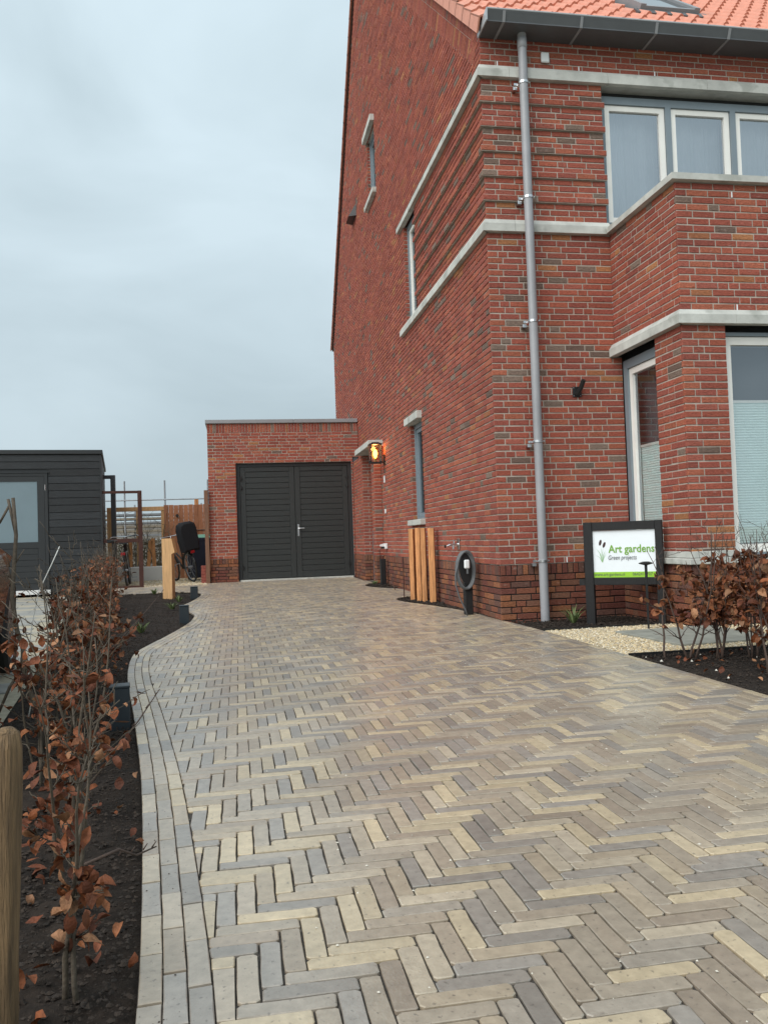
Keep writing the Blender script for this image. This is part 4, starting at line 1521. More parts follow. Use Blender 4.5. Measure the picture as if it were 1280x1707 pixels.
# ------------------------------------------------------------------ gravel patch with steel edging
b = MB()
b.poly([(0.066, YG0, -0.012), (5.5, YG0, -0.012), (5.5, YG1, -0.012), (0.066, YG1, -0.012)])
gravel = b.build('gravel_bed', M['gravel'], kind='structure')
def pebbles(name, parent, fn, count, seed, zf, s0=0.006, s1=0.011):
    b = MB()
    rr = random.Random(seed)
    base = [(0, 0, 1), (1, 0, 0), (0.31, 0.95, 0), (-0.81, 0.59, 0), (-0.81, -0.59, 0), (0.31, -0.95, 0)]
    F = [(0, 1, 2), (0, 2, 3), (0, 3, 4), (0, 4, 5), (0, 5, 1)]
    pal = [(0.56, 0.46, 0.30), (0.62, 0.54, 0.38), (0.48, 0.37, 0.22), (0.66, 0.60, 0.48), (0.42, 0.34, 0.22), (0.36, 0.30, 0.22), (0.58, 0.44, 0.24)]
    for i in range(count):
        x, y = fn(rr)
        s = rr.uniform(s0, s1)
        a = rr.random() * 6.28
        ca_, sa_ = math.cos(a), math.sin(a)
        sx, sy, sz = rr.uniform(0.8, 1.5), rr.uniform(0.6, 1.0), rr.uniform(0.5, 0.9)
        z = zf(x, y) + rr.uniform(-0.004, 0.004)
        V = []
        for q in base:
            k = s * rr.uniform(0.8, 1.2)
            px, py = q[0] * sx * k, q[1] * sy * k
            V.append((x + px * ca_ - py * sa_, y + px * sa_ + py * ca_, z + q[2] * sz * k))
        j = rr.uniform(0.8, 1.15)
        b.col = tuple(c * j for c in rr.choice(pal))
        b.add(V, F)
    return b.build(name, M['pebble'], parent, kind='stuff')
pebbles('pebbles', gravel, lambda r_: (r_.uniform(0.072, 2.6), r_.uniform(YG0 + 0.006, YG1 - 0.006)), 21000, 6, lambda x, y: -0.008)
for (nm, y) in (('rear', YG1), ('front', YG0)):
    b = MB()
    b.box(0.066, 5.5, y - 0.002, y + 0.002, -0.09, 0.012)
    o = b.build('steel_edging', M['black_metal'])
    tag(o, 'thin dark steel edging between gravel and ' + ('wall bed' if nm == 'rear' else 'hedge bed'), 'edging', 'steel edging strips')
b = MB()
b.bbox(-0.47, 0.47, -0.50, 0.50, -0.03, 0.012, 0.006)
o = b.build('stepping_slab', M['slab'])
o.location = (1.08, -1.90, 0)
o.rotation_euler = (0, 0, R(4))
tag(o, 'square grey stepping slab lying in the beige gravel behind the beech shrubs', 'paving slab')

# ------------------------------------------------------------------ parking bay on the left
b = MB()
pts = [(-30, -9), (hedge_x(-9) - 0.40, -9)]
pts += [(hedge_x(8.6) - 0.40, 8.6), (hedge_x(8.6) - 0.4, 14), (-30, 14)]
b.poly([(x, y, gz(max(0, y)) * 0.6 - 0.02 if False else -0.022) for x, y in pts])
park = b.build('parking_bay', M['sand'], kind='structure')
sm = MB()
sm.bbox(-0.296, 0.296, -0.196, 0.196, -0.03, 0.0, 0.004)
sme = sm.mesh('paving_slab')
sme.materials.append(M['paving_slab'])
cr_, sr_ = math.cos(R(7.7)), math.sin(R(7.7))
rp = random.Random(15)
cnt = 0
for j in range(-16, 36):
    for i in range(0, 7):
        lx, ly = -(i * 0.6 + (0.3 if j % 2 else 0)) - 0.36, j * 0.4
        x = hedge_x(0) - 0.40 + lx * cr_ - ly * sr_
        y = 0 + lx * sr_ + ly * cr_
        if x > hedge_x(y) - 0.72 or y > 8.55 or y < -5.5:
            continue
        pr = project((x, y, 0))
        if not pr or pr[0] < -160:
            continue
        if rp.random() < 0.10:
            continue
        o = link('paving_slab', sme, park)
        o.location = (x, y, -0.019 + 0.007 * rp.random() + 0.004)
        o.rotation_euler = (rp.uniform(-0.004, 0.004), rp.uniform(-0.004, 0.004), R(7.7) + rp.uniform(-0.004, 0.004))
        cnt += 1
# gravel yard behind the gate
b = MB()
b.poly([(-9, PATH_END, 0.066), (GX0 - 0.06, PATH_END, 0.066), (GX0 - 0.06, 30, 0.10), (-9, 30, 0.10)])
yard = b.build('gravel_yard', M['gravel'], kind='structure')
pebbles('pebbles', yard, lambda r_: (r_.uniform(-5.4, -3.36), 9.42 + 3.6 * r_.random() ** 1.3), 2600, 8, lambda x, y: 0.068 + 0.0016 * (y - 9.4), 0.012, 0.022)
# ------------------------------------------------------------------ wall lantern (lit)
lan = thing('wall_lantern', 'lit black box lantern with amber bulb on the gable beside the porch slab', 'lantern', (-0.002, 6.62, 2.28))
def lbox(b, a):
    b.box(*a)
b = MB()
b.box(-0.02, 0.0, -0.06, 0.06, -0.02, 0.16)
b.tube([(-0.02, 0, 0.03), (-0.06, 0, 0.03)], 0.012, 8)
b.build('wall_plate', M['black_metal'], lan)
cx_, hw_ = -0.17, 0.105
b = MB()
x0, x1, y0, y1, z0, z1 = cx_ - hw_, cx_ + hw_, -hw_, hw_, 0.0, 0.36
t = 0.016
for x in (x0, x1 - t):
    for y in (y0, y1 - t):
        b.box(x, x + t, y, y + t, z0 + 0.025, z1 - 0.02)
b.box(x0, x1, y0, y1, z0, z0 + 0.025)
b.box(x0 - 0.012, x1 + 0.012, y0 - 0.012, y1 + 0.012, z1 - 0.02, z1)
b.hexa([(x0, y0, z1), (x1, y0, z1), (x1, y1, z1), (x0, y1, z1), (x0 + 0.05, y0 + 0.05, z1 + 0.03), (x1 - 0.05, y0 + 0.05, z1 + 0.03), (x1 - 0.05, y1 - 0.05, z1 + 0.03), (x0 + 0.05, y1 - 0.05, z1 + 0.03)])
b.build('cage', M['black_metal'], lan)
for q in ([(x0 + 0.008, y0 + t, 0.025), (x0 + 0.008, y1 - t, 0.025), (x0 + 0.008, y1 - t, z1 - 0.02), (x0 + 0.008, y0 + t, z1 - 0.02)],
          [(x1 - 0.008, y0 + t, 0.025), (x1 - 0.008, y1 - t, 0.025), (x1 - 0.008, y1 - t, z1 - 0.02), (x1 - 0.008, y0 + t, z1 - 0.02)],
          [(x0 + t, y0 + 0.008, 0.025), (x1 - t, y0 + 0.008, 0.025), (x1 - t, y0 + 0.008, z1 - 0.02), (x0 + t, y0 + 0.008, z1 - 0.02)],
          [(x0 + t, y1 - 0.008, 0.025), (x1 - t, y1 - 0.008, 0.025), (x1 - t, y1 - 0.008, z1 - 0.02), (x0 + t, y1 - 0.008, z1 - 0.02)]):
    b = MB()
    b.poly(q)
    b.build('glass_pane', M['glass_clear'], lan)
b = MB()
b.lathe([(0.018, 0.025), (0.018, 0.09), (0.014, 0.095)], (cx_, 0, 0), n=10)
b.build('lamp_holder', M['brass'], lan)
b = MB()
b.lathe([(0.012, 0.10), (0.030, 0.13), (0.041, 0.17), (0.040, 0.21), (0.028, 0.245), (0.008, 0.26)], (cx_, 0, 0), n=14)
bulb = b.build('bulb', M['lamp_orange'], lan, smooth=True)
ld = bpy.data.lights.new('lantern_light', 'POINT')
ld.energy = 3.2
ld.color = (1.0, 0.36, 0.09)
ld.shadow_soft_size = 0.05
lo_ = bpy.data.objects.new('lantern_light', ld)
COL.objects.link(lo_)
lo_.parent = lan
lo_.location = (cx_, 0, 0.29)

# ------------------------------------------------------------------ small fixtures on the house
b = MB()
b.bbox(-0.045, 0.045, -0.03, 0.0, -0.055, 0.055, 0.008)
o = b.build('alarm_sensor', M['white_plastic'])
o.location = (0.72, -0.003, 6.03)
tag(o, 'small white sensor box on the brick just below the gutter', 'sensor')
fh = thing('flagpole_holder', 'black flagpole holder screwed to the front wall left of the bay', 'flagpole holder', (0.93, -0.002, 2.40))
b = MB()
b.bbox(-0.05, 0.05, -0.008, 0.0, -0.055, 0.055, 0.002)
b.build('back_plate', M['black_metal'], fh)
b = MB()
b.tube([(-0.005, -0.01, -0.03), (0.02, -0.06, 0.03), (0.035, -0.11, 0.11)], [0.024, 0.024, 0.024], 12)
b.build('socket_tube', M['black_metal'], fh)
for (x, z) in ((-0.038, -0.043), (0.038, -0.043), (-0.038, 0.043), (0.038, 0.043)):
    b = MB()
    b.lathe([(0.006, 0), (0.004, -0.004)], (x, -0.008, z), 'y', 6)
    b.build('screw', M['steel'], fh)
for (z, y, lab) in ((1.99, 6.66, 'white switch plate on the gable under the lantern'), (1.40, 6.66, 'small white button on the gable above the power socket')):
    b = MB()
    hz = 0.065 if z > 1.9 else 0.04
    b.bbox(-0.018, 0.0, -0.04, 0.04, -hz, hz, 0.004)
    o = b.build('switch_plate', M['white_plastic'])
    o.location = (-0.002, y, z)
    tag(o, lab, 'switch')
so = thing('power_socket', 'white outdoor power socket with black plug on the gable', 'socket', (-0.002, 6.66, 0.76))
b = MB()
b.bbox(-0.05, 0.0, -0.05, 0.05, -0.05, 0.05, 0.006)
b.build('housing', M['white_plastic'], so)
b = MB()
b.hexa([(-0.13, -0.035, 0.0), (-0.05, -0.035, -0.01), (-0.05, 0.035, -0.01), (-0.13, 0.035, 0.0), (-0.13, -0.035, 0.03), (-0.05, -0.035, 0.05), (-0.05, 0.035, 0.05), (-0.13, 0.035, 0.03)])
b.build('flap', M['white_plastic'], so)
b = MB()
b.tube([(-0.06, 0, -0.02), (-0.11, 0, -0.03)], 0.022, 8)
b.tube([(-0.11, 0, -0.03), (-0.15, 0.0, -0.08), (-0.12, 0.02, -0.2), (-0.1, 0.04, -0.34), (-0.1, 0.04, -0.45)], 0.006, 6)
b.build('plug_cable', M['black_metal'], so)
b = MB()
b.bbox(-0.05, 0.05, -0.05, 0.05, 0, 0.50, 0.008)
b.box(-0.03, 0.03, -0.054, -0.0502, 0.30, 0.42)
o = b.build('garden_socket_post', M['black_metal'])
o.location = (-0.10, 6.62, gz(6.6) - 0.02)
tag(o, 'short black power post in the far soil bed against the gable', 'power post')
# tap
tp = thing('garden_tap', 'steel garden tap on a small plate above the plinth', 'tap', (-0.002, 1.62, 0.80))
b = MB()
b.bbox(-0.008, 0.0, -0.05, 0.05, -0.07, 0.07, 0.003)
b.build('plate', M['steel'], tp)
b = MB()
b.tube([(0, 0, 0), (-0.11, 0, -0.005), (-0.15, 0, -0.02)], [0.013, 0.013, 0.012], 8)
b.tube([(-0.07, 0, 0), (-0.07, 0, -0.06)], 0.012, 8)
b.build('spout', M['steel'], tp)
b = MB()
b.lathe([(0.02, -0.015), (0.02, 0.0)], (-0.165, 0, -0.022), 'x', 10)
b.build('hose_connector', M['black_metal'], tp)
b = MB()
b.tube([(-0.06, 0, 0.01), (-0.06, 0, 0.05)], 0.008, 8)
b.tube([(-0.06, -0.035, 0.05), (-0.06, 0.035, 0.05)], 0.007, 8)
b.build('tap_handle', M['steel'], tp)
# charging post with coiled cable
ev = thing('charging_post', 'black post with a coiled grey cable in front of the plinth', 'charging post', (-0.135, 0.80, gz(0.8) - 0.03))
b = MB()
b.bbox(-0.045, 0.045, -0.05, 0.05, 0, 0.66, 0.008)
b.box(-0.05, 0.05, -0.055, 0.055, 0.645, 0.668)
b.build('post', M['black_timber'], ev)
b = MB()
b.lathe([(0.0, -0.056), (0.12, -0.056), (0.12, -0.03), (0.0, -0.03)], (-0.02, 0, 0.56), 'y', 20)
for i_, v_ in enumerate(b.v):
    b.v[i_] = (v_[0] * 0.7 - 0.005, v_[1], 0.56 + (v_[2] - 0.56) * 1.5)
b.build('cable_holder', M['black_metal'], ev)
for k in range(6):
    b = MB()
    rr = 0.145 - 0.006 * (k % 3)
    rx = 0.62
    off = -0.06 - 0.013 * (k // 2)
    pts = []
    for i in range(33):
        a = 2 * math.pi * i / 32
        pts.append((-0.035 + 0.10 * math.cos(a) + 0.004 * (k - 3), off - 0.008 * math.sin(a * 2 + k), 0.535 + (0.205 + 0.004 * (k % 3)) * math.sin(a) + 0.006 * (k % 2)))
    b.tube(pts, 0.0105, 8, cap=False)
    b.build('cable_loop', M['cable'], ev, smooth=True)
b = MB()
b.tube([(-0.11, -0.08, 0.66), (-0.16, -0.09, 0.5), (-0.165, -0.1, 0.38), (-0.13, -0.11, 0.24), (-0.07, -0.12, 0.1), (-0.045, -0.12, 0.02)], 0.0095, 8)
b.build('loose_cable', M['cable'], ev, smooth=True)
b = MB()
b.bbox(-0.065, -0.005, -0.15, -0.10, 0.555, 0.655, 0.012)
b.build('connector', M['white_plastic'], ev)
b = MB()
b.tube([(-0.03, -0.13, 0.565), (-0.03, -0.13, 0.50)], 0.014, 8)
b.build('connector_sleeve', M['cable'], ev)
# larch posts by the gable
def post(name, x, y, w, d, h, rz, m, label, cat, group=None, z=None, top=None):
    b = MB()
    b.bbox(-w / 2, w / 2, -d / 2, d / 2, 0, h, 0.004)
    o = b.build(name, m)
    o.location = (x, y, (gz(y) - 0.05) if z is None else z)
    o.rotation_euler = (0, 0, rz)
    return tag(o, label, cat, group)
ords = ['leftmost', 'second from left', 'third from left', 'rightmost and nearest']
for i, (x, y, h) in enumerate(((-0.245, 3.28, 1.00), (-0.195, 3.08, 1.01), (-0.155, 2.93, 1.005), (-0.095, 2.70, 1.00))):
    post('larch_post', x, y, 0.068 if i < 3 else 0.085, 0.10, h + 0.05, R(-30 + 4 * i), M['larch'], 'orange larch post by the gable window, ' + ords[i] + ' of the row', 'post', 'row of four larch posts')
for (x, y, h, lx, ly, lab) in ((-0.33, 3.55, 0.62, 0.0, 0.0, 'thin rusty rod upright beside the larch posts'), (-0.14, 5.25, 0.42, -0.02, 0.62, 'thin dark rod leaning against the gable plinth')):
    b = MB()
    b.tube([(0, 0, 0), (lx, ly, h)], 0.008, 6)
    o = b.build('metal_rod', M['corten'])
    o.location = (x, y, gz(y) - 0.02)
    tag(o, lab, 'rod')

# ------------------------------------------------------------------ sign
def text_mesh(body, size, bold=0.0, shear=0.0, sx=1.0):
    cu = bpy.data.curves.new('t', 'FONT')
    cu.body = body
    cu.size = size
    cu.offset = bold
    cu.shear = shear
    cu.extrude = 0.0004
    cu.resolution_u = 3
    ob = bpy.data.objects.new('t', cu)
    COL.objects.link(ob)
    bpy.context.view_layer.update()
    dg = bpy.context.evaluated_depsgraph_get()
    me = bpy.data.meshes.new_from_object(ob.evaluated_get(dg))
    bpy.data.objects.remove(ob)
    xs = [v.co.x for v in me.vertices]
    return me, min(xs), max(xs)
sg = thing('garden_sign', 'black framed board reading Art gardens in front of the brick wall', 'sign', (0.70, -0.56, -0.03), math.atan2(-0.42, 0.62))
SWD, SH = 0.745, 1.02
PW0, PW1 = 0.0, SWD
b = MB()
b.bbox(0.0, 0.085, -0.04, 0.04, 0, SH - 0.0, 0.004)
b.build('post', M['black_timber'], sg)
b = MB()
b.bbox(SWD - 0.068, SWD, -0.04, 0.04, 0, SH, 0.004)
b.build('post', M['black_timber'], sg)
b = MB()
b.bbox(0.086, SWD - 0.069, -0.035, 0.035, SH - 0.085, SH - 0.002, 0.003)
b.build('rail', M['black_timber'], sg)
b = MB()
b.bbox(0.086, SWD - 0.069, -0.035, 0.035, 0.40, 0.47, 0.003)
b.build('rail', M['black_timber'], sg)
bx0, bx1, bz0, bz1 = 0.0865, SWD - 0.0695, 0.472, SH - 0.087
b = MB()
b.box(bx0, bx1, -0.014, -0.006, bz0, bz1)
pan = b.build('panel', M['sign_white'], sg)
b = MB()
b.box(bx0 + 0.001, bx1 - 0.001, -0.0165, -0.0145, bz0 + 0.001, bz0 + 0.055)
b.build('green_strip', M['sign_green'], pan)
def sign_text(body, xa, xb, z, size, m, bold=0.0, shear=0.0):
    me, x0_, x1_ = text_mesh(body, size, bold, shear)
    k = (xb - xa) / (x1_ - x0_)
    me.materials.append(m)
    o = link('lettering', me, pan)
    o.matrix_local = Matrix.Translation((xa - x0_ * k, -0.0185, z)) @ Matrix.Rotation(math.pi / 2, 4, 'X') @ Matrix.Diagonal((k, 1, 1, 1))
pw_ = bx1 - bx0
sign_text('Art gardens', bx0 + pw_ * 0.25, bx1 - pw_ * 0.015, bz0 + 0.245, 0.105, M['sign_text_green'], 0.0015)
sign_text('Green projects', bx0 + pw_ * 0.245, bx0 + pw_ * 0.70, bz0 + 0.175, 0.062, M['sign_text_grey'], 0.0, 0.22)
sign_text('www.art-gardens.nl', bx0 + pw_ * 0.01, bx0 + pw_ * 0.50, bz0 + 0.018, 0.042, M['sign_text_grey'])
sign_text('0642419707', bx0 + pw_ * 0.625, bx1 - pw_ * 0.06, bz0 + 0.018, 0.042, M['sign_text_grey'])
lg = MB()
for (xa, za, xb, zb, w) in ((0.085, 0.15, 0.02, 0.30, 0.004), (0.085, 0.15, 0.015, 0.23, 0.004), (0.085, 0.15, 0.05, 0.27, 0.004), (0.088, 0.15, 0.12, 0.27, 0.004), (0.088, 0.15, 0.125, 0.225, 0.004), (0.086, 0.15, 0.098, 0.30, 0.0025), (0.086, 0.15, 0.075, 0.31, 0.0025), (0.088, 0.15, 0.13, 0.25, 0.003)):
    mxx, mzz = xa + (xb - xa) * 0.35, za + (zb - za) * 0.62
    p = [(xa - w * 0.5, za), (xa + w * 0.5, za), (mxx + w * 0.6, mzz), (xb, zb), (mxx - w * 0.6, mzz)]
    y = -0.0152
    lg.poly([(bx0 + q[0], y - 0.0004 * (xb * 10 % 1), bz0 + q[1]) for q in p])
lg.build('reed_leaves', M['reed_leaf'], pan)
lg = MB()
for (cx2, cz2, tl) in ((0.072, 0.345, -0.25), (0.108, 0.322, -0.35)):
    pp = []
    for i in range(12):
        a = 2 * math.pi * i / 12
        ex, ez = 0.0125 * math.cos(a), 0.03 * math.sin(a)
        pp.append((bx0 + cx2 + ex * math.cos(tl) - ez * math.sin(tl), -0.0158, bz0 + cz2 + ex * math.sin(tl) + ez * math.cos(tl)))
    lg.poly(pp)
lg.build('reed_heads', M['reed_brown'], pan)
b = MB()
b.box(-0.06, 0.0, -0.02, 0.02, 0.40, 0.46)
b.build('side_block', M['black_timber'], sg)
# solar stake light in front of the sign
sl_ = thing('stake_light', 'black mushroom stake light in front of the sign', 'garden light', (0.975, -1.28, 0.08))
b = MB()
b.tube([(0, 0, -0.1), (0, 0, 0.50)], [0.009, 0.014], 8)
b.build('stake', M['black_metal'], sl_)
b = MB()
b.lathe([(0.014, 0.495), (0.062, 0.508), (0.064, 0.516), (0.03, 0.528), (0.0, 0.53)], n=18)
b.build('shade', M['black_metal'], sl_)

# ------------------------------------------------------------------ bollard lights and the notched post
for (x, y, w, h, lab) in ((-3.305, -3.90, 0.10, 0.215, 'dark square garden light at the driveway edge, nearest of the three'), (-3.33, 1.60, 0.105, 0.21, 'dark square garden light on the bulge of the driveway edge'), (-3.42, 5.55, 0.115, 0.20, 'dark square garden light nearest the garage')):
    t_ = thing('bollard_light', lab, 'garden light', (x, y, gz(y) - 0.03), R(8), 'dark garden lights along the driveway edge')
    b = MB()
    b.bbox(-w / 2, w / 2, -0.05, 0.05, 0, h, 0.003)
    b.build('body', M['anthracite'], t_)
    b = MB()
    b.bbox(-w / 2 - 0.002, w / 2 + 0.002, -0.052, 0.052, h + 0.0005, h + 0.014, 0.003)
    b.build('cap', M['anthracite'], t_)
    b = MB()
    b.box(-w / 2 + 0.015, w / 2 - 0.015, 0.0501, 0.0515, h - 0.07, h - 0.02)
    b.build('lens', M['white_plastic'], t_)
b = MB()
pts = [(-0.09, 0), (0.07, 0), (0.07, 0.77), (0.125, 0.80), (0.075, 1.03), (-0.09, 1.03)]
n = len(pts)
V = [(x, -0.075, z) for x, z in pts] + [(x, 0.075, z) for x, z in pts]
b.add(V, [tuple(range(n)), tuple(reversed(range(n, 2 * n)))] + [(i, n + i, n + (i + 1) % n, (i + 1) % n) for i in range(n)])
o = b.build('notched_post', M['larch_pale'])
o.location = (-3.83, 5.85, gz(5.85) - 0.05)
o.rotation_euler = (0, 0, R(-14))
tag(o, 'thick pale larch post with a notched top in the soil bed', 'post')
# near round stake
b = MB()
b.lathe([(0.028, 0), (0.029, 0.1), (0.0275, 0.2), (0.028, 0.3), (0.0265, 0.4), (0.027, 0.5), (0.026, 0.57), (0.022, 0.597), (0.010, 0.606), (0.0, 0.607)], n=22)
for i, v in enumerate(b.v):
    k = 1 + 0.10 * noise.noise(Vector((v[0] * 60, v[1] * 60, v[2] * 5)))
    b.v[i] = (v[0] * k, v[1] * k, v[2])
o = b.build('round_stake', M['weathered'], smooth=True)
o.location = (-3.126, -6.75, -0.02)
o.rotation_euler = (R(1), R(2.4), 0)
tag(o, 'weathered round wooden stake in the near left corner', 'stake')

# ------------------------------------------------------------------ beech shrubs
LEAFC = [(0.175, 0.055, 0.02), (0.136, 0.04, 0.017), (0.227, 0.083, 0.033), (0.105, 0.031, 0.014), (0.297, 0.146, 0.074), (0.157, 0.048, 0.02), (0.193, 0.058, 0.02)]
def leaf_geo(b, p, d, n, L, rr):
    """a curled, wavy beech leaf"""
    d = d.normalized()
    s = d.cross(n)
    if s.length < 1e-4:
        s = d.orthogonal()
    s.normalize()
    n = s.cross(d)
    w = L * rr.uniform(0.24, 0.34)
    curl = rr.uniform(-2.2, 2.2)
    fo = rr.uniform(0.0, 1.0)
    tw = rr.uniform(-0.9, 0.9)
    rows = ((0.0, 0.10), (0.22, 0.80), (0.48, 1.0), (0.74, 0.72), (1.0, 0.06))
    V = []
    q = p.copy()
    ang_ = -curl * 0.3
    prev = 0.0
    for (t, k) in rows:
        st = (t - prev) * L
        prev = t
        ang_ += curl * 0.25
        dd = d * math.cos(ang_) + n * math.sin(ang_)
        nn = n * math.cos(ang_) - d * math.sin(ang_)
        q = q + dd * st
        a_ = tw * t
        ss = s * math.cos(a_) + nn * math.sin(a_)
        n2 = nn * math.cos(a_) - s * math.sin(a_)
        wv = rr.uniform(-0.25, 0.25)
        for sg_ in (-1, 0, 1):
            V.append(q + ss * (w * k * sg_) + n2 * (w * k * (fo + wv * sg_) * abs(sg_)))
    j = rr.uniform(0.6, 1.2)
    c = rr.choice(LEAFC)
    b.col = tuple(x * j for x in c)
    F = []
    for i in range(4):
        for m in range(2):
            a0 = i * 3 + m
            F.append((a0, a0 + 1, a0 + 4, a0 + 3))
    b.add(V, F)
def shrub(loc, h, seed, n_leaf, leaf_z, leafL, label, group, stems=2, spread=0.25, twigs=7, r0=0.009, wood_m='bark', tlen=1.0):
    rr = random.Random(seed)
    t_ = thing('beech_shrub', label, 'shrub', loc, 0, group)
    wood, fine, lv = MB(), MB(), MB()
    anchors = []
    for s_ in range(stems):
        a = rr.random() * 6.28
        q = Vector((rr.uniform(-0.03, 0.03), rr.uniform(-0.03, 0.03), -0.03))
        dirv = Vector((math.cos(a) * spread * rr.random(), math.sin(a) * spread * rr.random(), 1)).normalized()
        hh = h * rr.uniform(0.75, 1.0)
        nseg = 9
        path, rad = [q.copy()], [r0 * rr.uniform(0.8, 1.15)]
        r_base = rad[0]
        for i in range(1, nseg + 1):
            dirv = (dirv + Vector((rr.uniform(-1, 1), rr.uniform(-1, 1), 0.25)) * 0.16).normalized()
            q = q + dirv * (hh / nseg)
            path.append(q.copy())
            rad.append(r_base * (1 - 0.80 * i / nseg))
        wood.tube(path, rad, 7)
        for k in range(twigs):
            i = rr.randrange(2, nseg)
            b0 = path[i]
            a = rr.random() * 6.28
            tl = tlen * h * rr.uniform(0.12, 0.36) * (1.15 - 0.5 * i / nseg)
            dv = Vector((math.cos(a), math.sin(a), rr.uniform(0.25, 1.1))).normalized()
            tp_, tr = [b0.copy()], [rad[i] * 0.55]
            q2 = b0.copy()
            for m_ in range(1, 6):
                dv = (dv + Vector((rr.uniform(-1, 1), rr.uniform(-1, 1), rr.uniform(-0.3, 0.7))) * 0.25).normalized()
                q2 = q2 + dv * tl / 5
                tp_.append(q2.copy())
                tr.append(max(0.0011, rad[i] * 0.55 * (1 - m_ / 5.5)))
                anchors.append((q2.copy(), dv.copy()))
                if rr.random() < 0.45:
                    dv2 = (dv + Vector((rr.uniform(-1, 1), rr.uniform(-1, 1), rr.uniform(-0.6, 0.6))) * 0.8).normalized()
                    e = q2 + dv2 * tl * rr.uniform(0.15, 0.35)
                    fine.tube([q2, (q2 + e) / 2 + Vector((rr.uniform(-1, 1), rr.uniform(-1, 1), rr.uniform(-1, 1))) * 0.008, e], [0.0018, 0.0014, 0.001], 5)
                    anchors.append((e.copy(), dv2.copy()))
            fine.tube(tp_, tr, 5)
    b0 = len(wood.v)
    wood.v += fine.v
    wood.f += [tuple(b0 + i for i in f) for f in fine.f]
    wood.c += fine.c
    wood.build('branches', M[wood_m], t_, smooth=True)
    pool = [q for q in anchors if leaf_z[0] * h <= q[0].z <= leaf_z[1] * h] or anchors
    for i in range(n_leaf):
        p, d = rr.choice(pool)
        d2 = (d * 0.5 + Vector((rr.uniform(-1, 1), rr.uniform(-1, 1), rr.uniform(-0.9, 0.3)))).normalized()
        leaf_geo(lv, p + Vector((rr.uniform(-1, 1), rr.uniform(-1, 1), rr.uniform(-1, 1))) * 0.012, d2, Vector((rr.uniform(-0.6, 0.6), rr.uniform(-0.6, 0.6), 1)), leafL * rr.uniform(0.5, 1.25), rr)
    if lv.v:
        o = lv.build('leaves', M['leaf'], t_, smooth=True)
    return t_
rh = random.Random(31)
near_labels = ['bare beech stem with curled brown leaves nearest the camera on the left', 'thin forked beech shrub just beyond the round stake', 'slender grey beech stem rising left of the soil strip', 'beech shrub with brown leaves opposite the nearest garden light']
near = [(-3.055, -6.56, 0.66, 2, 60), (-3.10, -6.16, 0.78, 2, 80), (-3.20, -5.76, 0.92, 3, 95), (-3.27, -5.36, 1.0, 3, 110)]
for i, (x, y, h, st, nl) in enumerate(near):
    shrub((x, y, -0.02), h, 100 + i, nl, (0.05, 0.62), 0.044, near_labels[i], 'left beech hedge', st, 0.12, 10, 0.0068, tlen=0.62)
y = -4.9
i = 0
while y < 8.3:
    d_ = y + 8.36
    nl = 130 if y < 0 else 170
    shrub((hedge_x(y) - 0.02 + rh.uniform(-0.08, 0.08), y, gz(y) - 0.02), rh.uniform(0.85, 1.12), 200 + i, nl, (0.08, 0.68), 0.048 if y < 1 else 0.056, ((['fifth', 'sixth', 'seventh', 'eighth', 'ninth', 'tenth'][i] + ' beech shrub of the left hedge, counted from the near end') if i < 6 else 'bushy brown beech shrub in the far part of the left hedge'), 'left beech hedge row', 3, 0.20, 10, 0.0068 if y < 2 else 0.0085, tlen=0.78)
    y += rh.uniform(0.34, 0.46)
    i += 1
# tall broken sapling with cut top at the left edge
sap = thing('cut_sapling', 'tall bare sapling with a cut forked top left of the hedge', 'sapling', (-3.65, -4.35, 0.0))
b = MB()
tr_ = [(-3.575, -0.04), (-3.605, 0.18), (-3.632, 0.268), (-3.657, 0.379), (-3.657, 0.458), (-3.682, 0.545), (-3.70, 0.692), (-3.688, 0.839), (-3.677, 0.973), (-3.687, 1.145)]
P_ = [(x + 0.65 + 3.0, 0.0, z) for x, z in tr_]
b.tube(P_, [0.013, 0.0125, 0.012, 0.0115, 0.011, 0.0105, 0.0105, 0.0095, 0.0085, 0.008], 8)
b.tube([P_[8], (P_[9][0] - 0.022, 0.004, 1.14)], [0.007, 0.0065], 7)
b.tube([(P_[9][0] - 0.018, 0.004, 1.11), (P_[9][0] - 0.06, 0, 1.03)], [0.006, 0.005], 7)
b.tube([P_[7], (P_[7][0] + 0.045, 0, P_[7][2] + 0.07)], [0.004, 0.002], 6)
b.tube([P_[2], (P_[2][0] + 0.04, 0.02, 0.36), (P_[2][0] + 0.10, 0.03, 0.43)], [0.007, 0.006, 0.004], 6)
b.tube([P_[3], (P_[3][0] - 0.06, 0.0, 0.29), (P_[3][0] - 0.13, 0, 0.13)], [0.007, 0.007, 0.006], 6)
b.build('trunk', M['bark'], sap, smooth=True)
b = MB()
b.tube([(-3.519, -4.2, 0.92), (-3.56, -4.2, 0.83), (-3.617, -4.2, 0.711), (-3.65, -4.2, 0.56), (-3.671, -4.2, 0.417), (-3.672, -4.2, 0.32), (-3.655, -4.2, 0.22), (-3.668, -4.2, 0.16), (-3.675, -4.2, 0.123)], 0.0024, 6)
o = b.build('white_string', M['string'], smooth=True)
tag(o, 'white string hanging down among the hedge twigs', 'string')
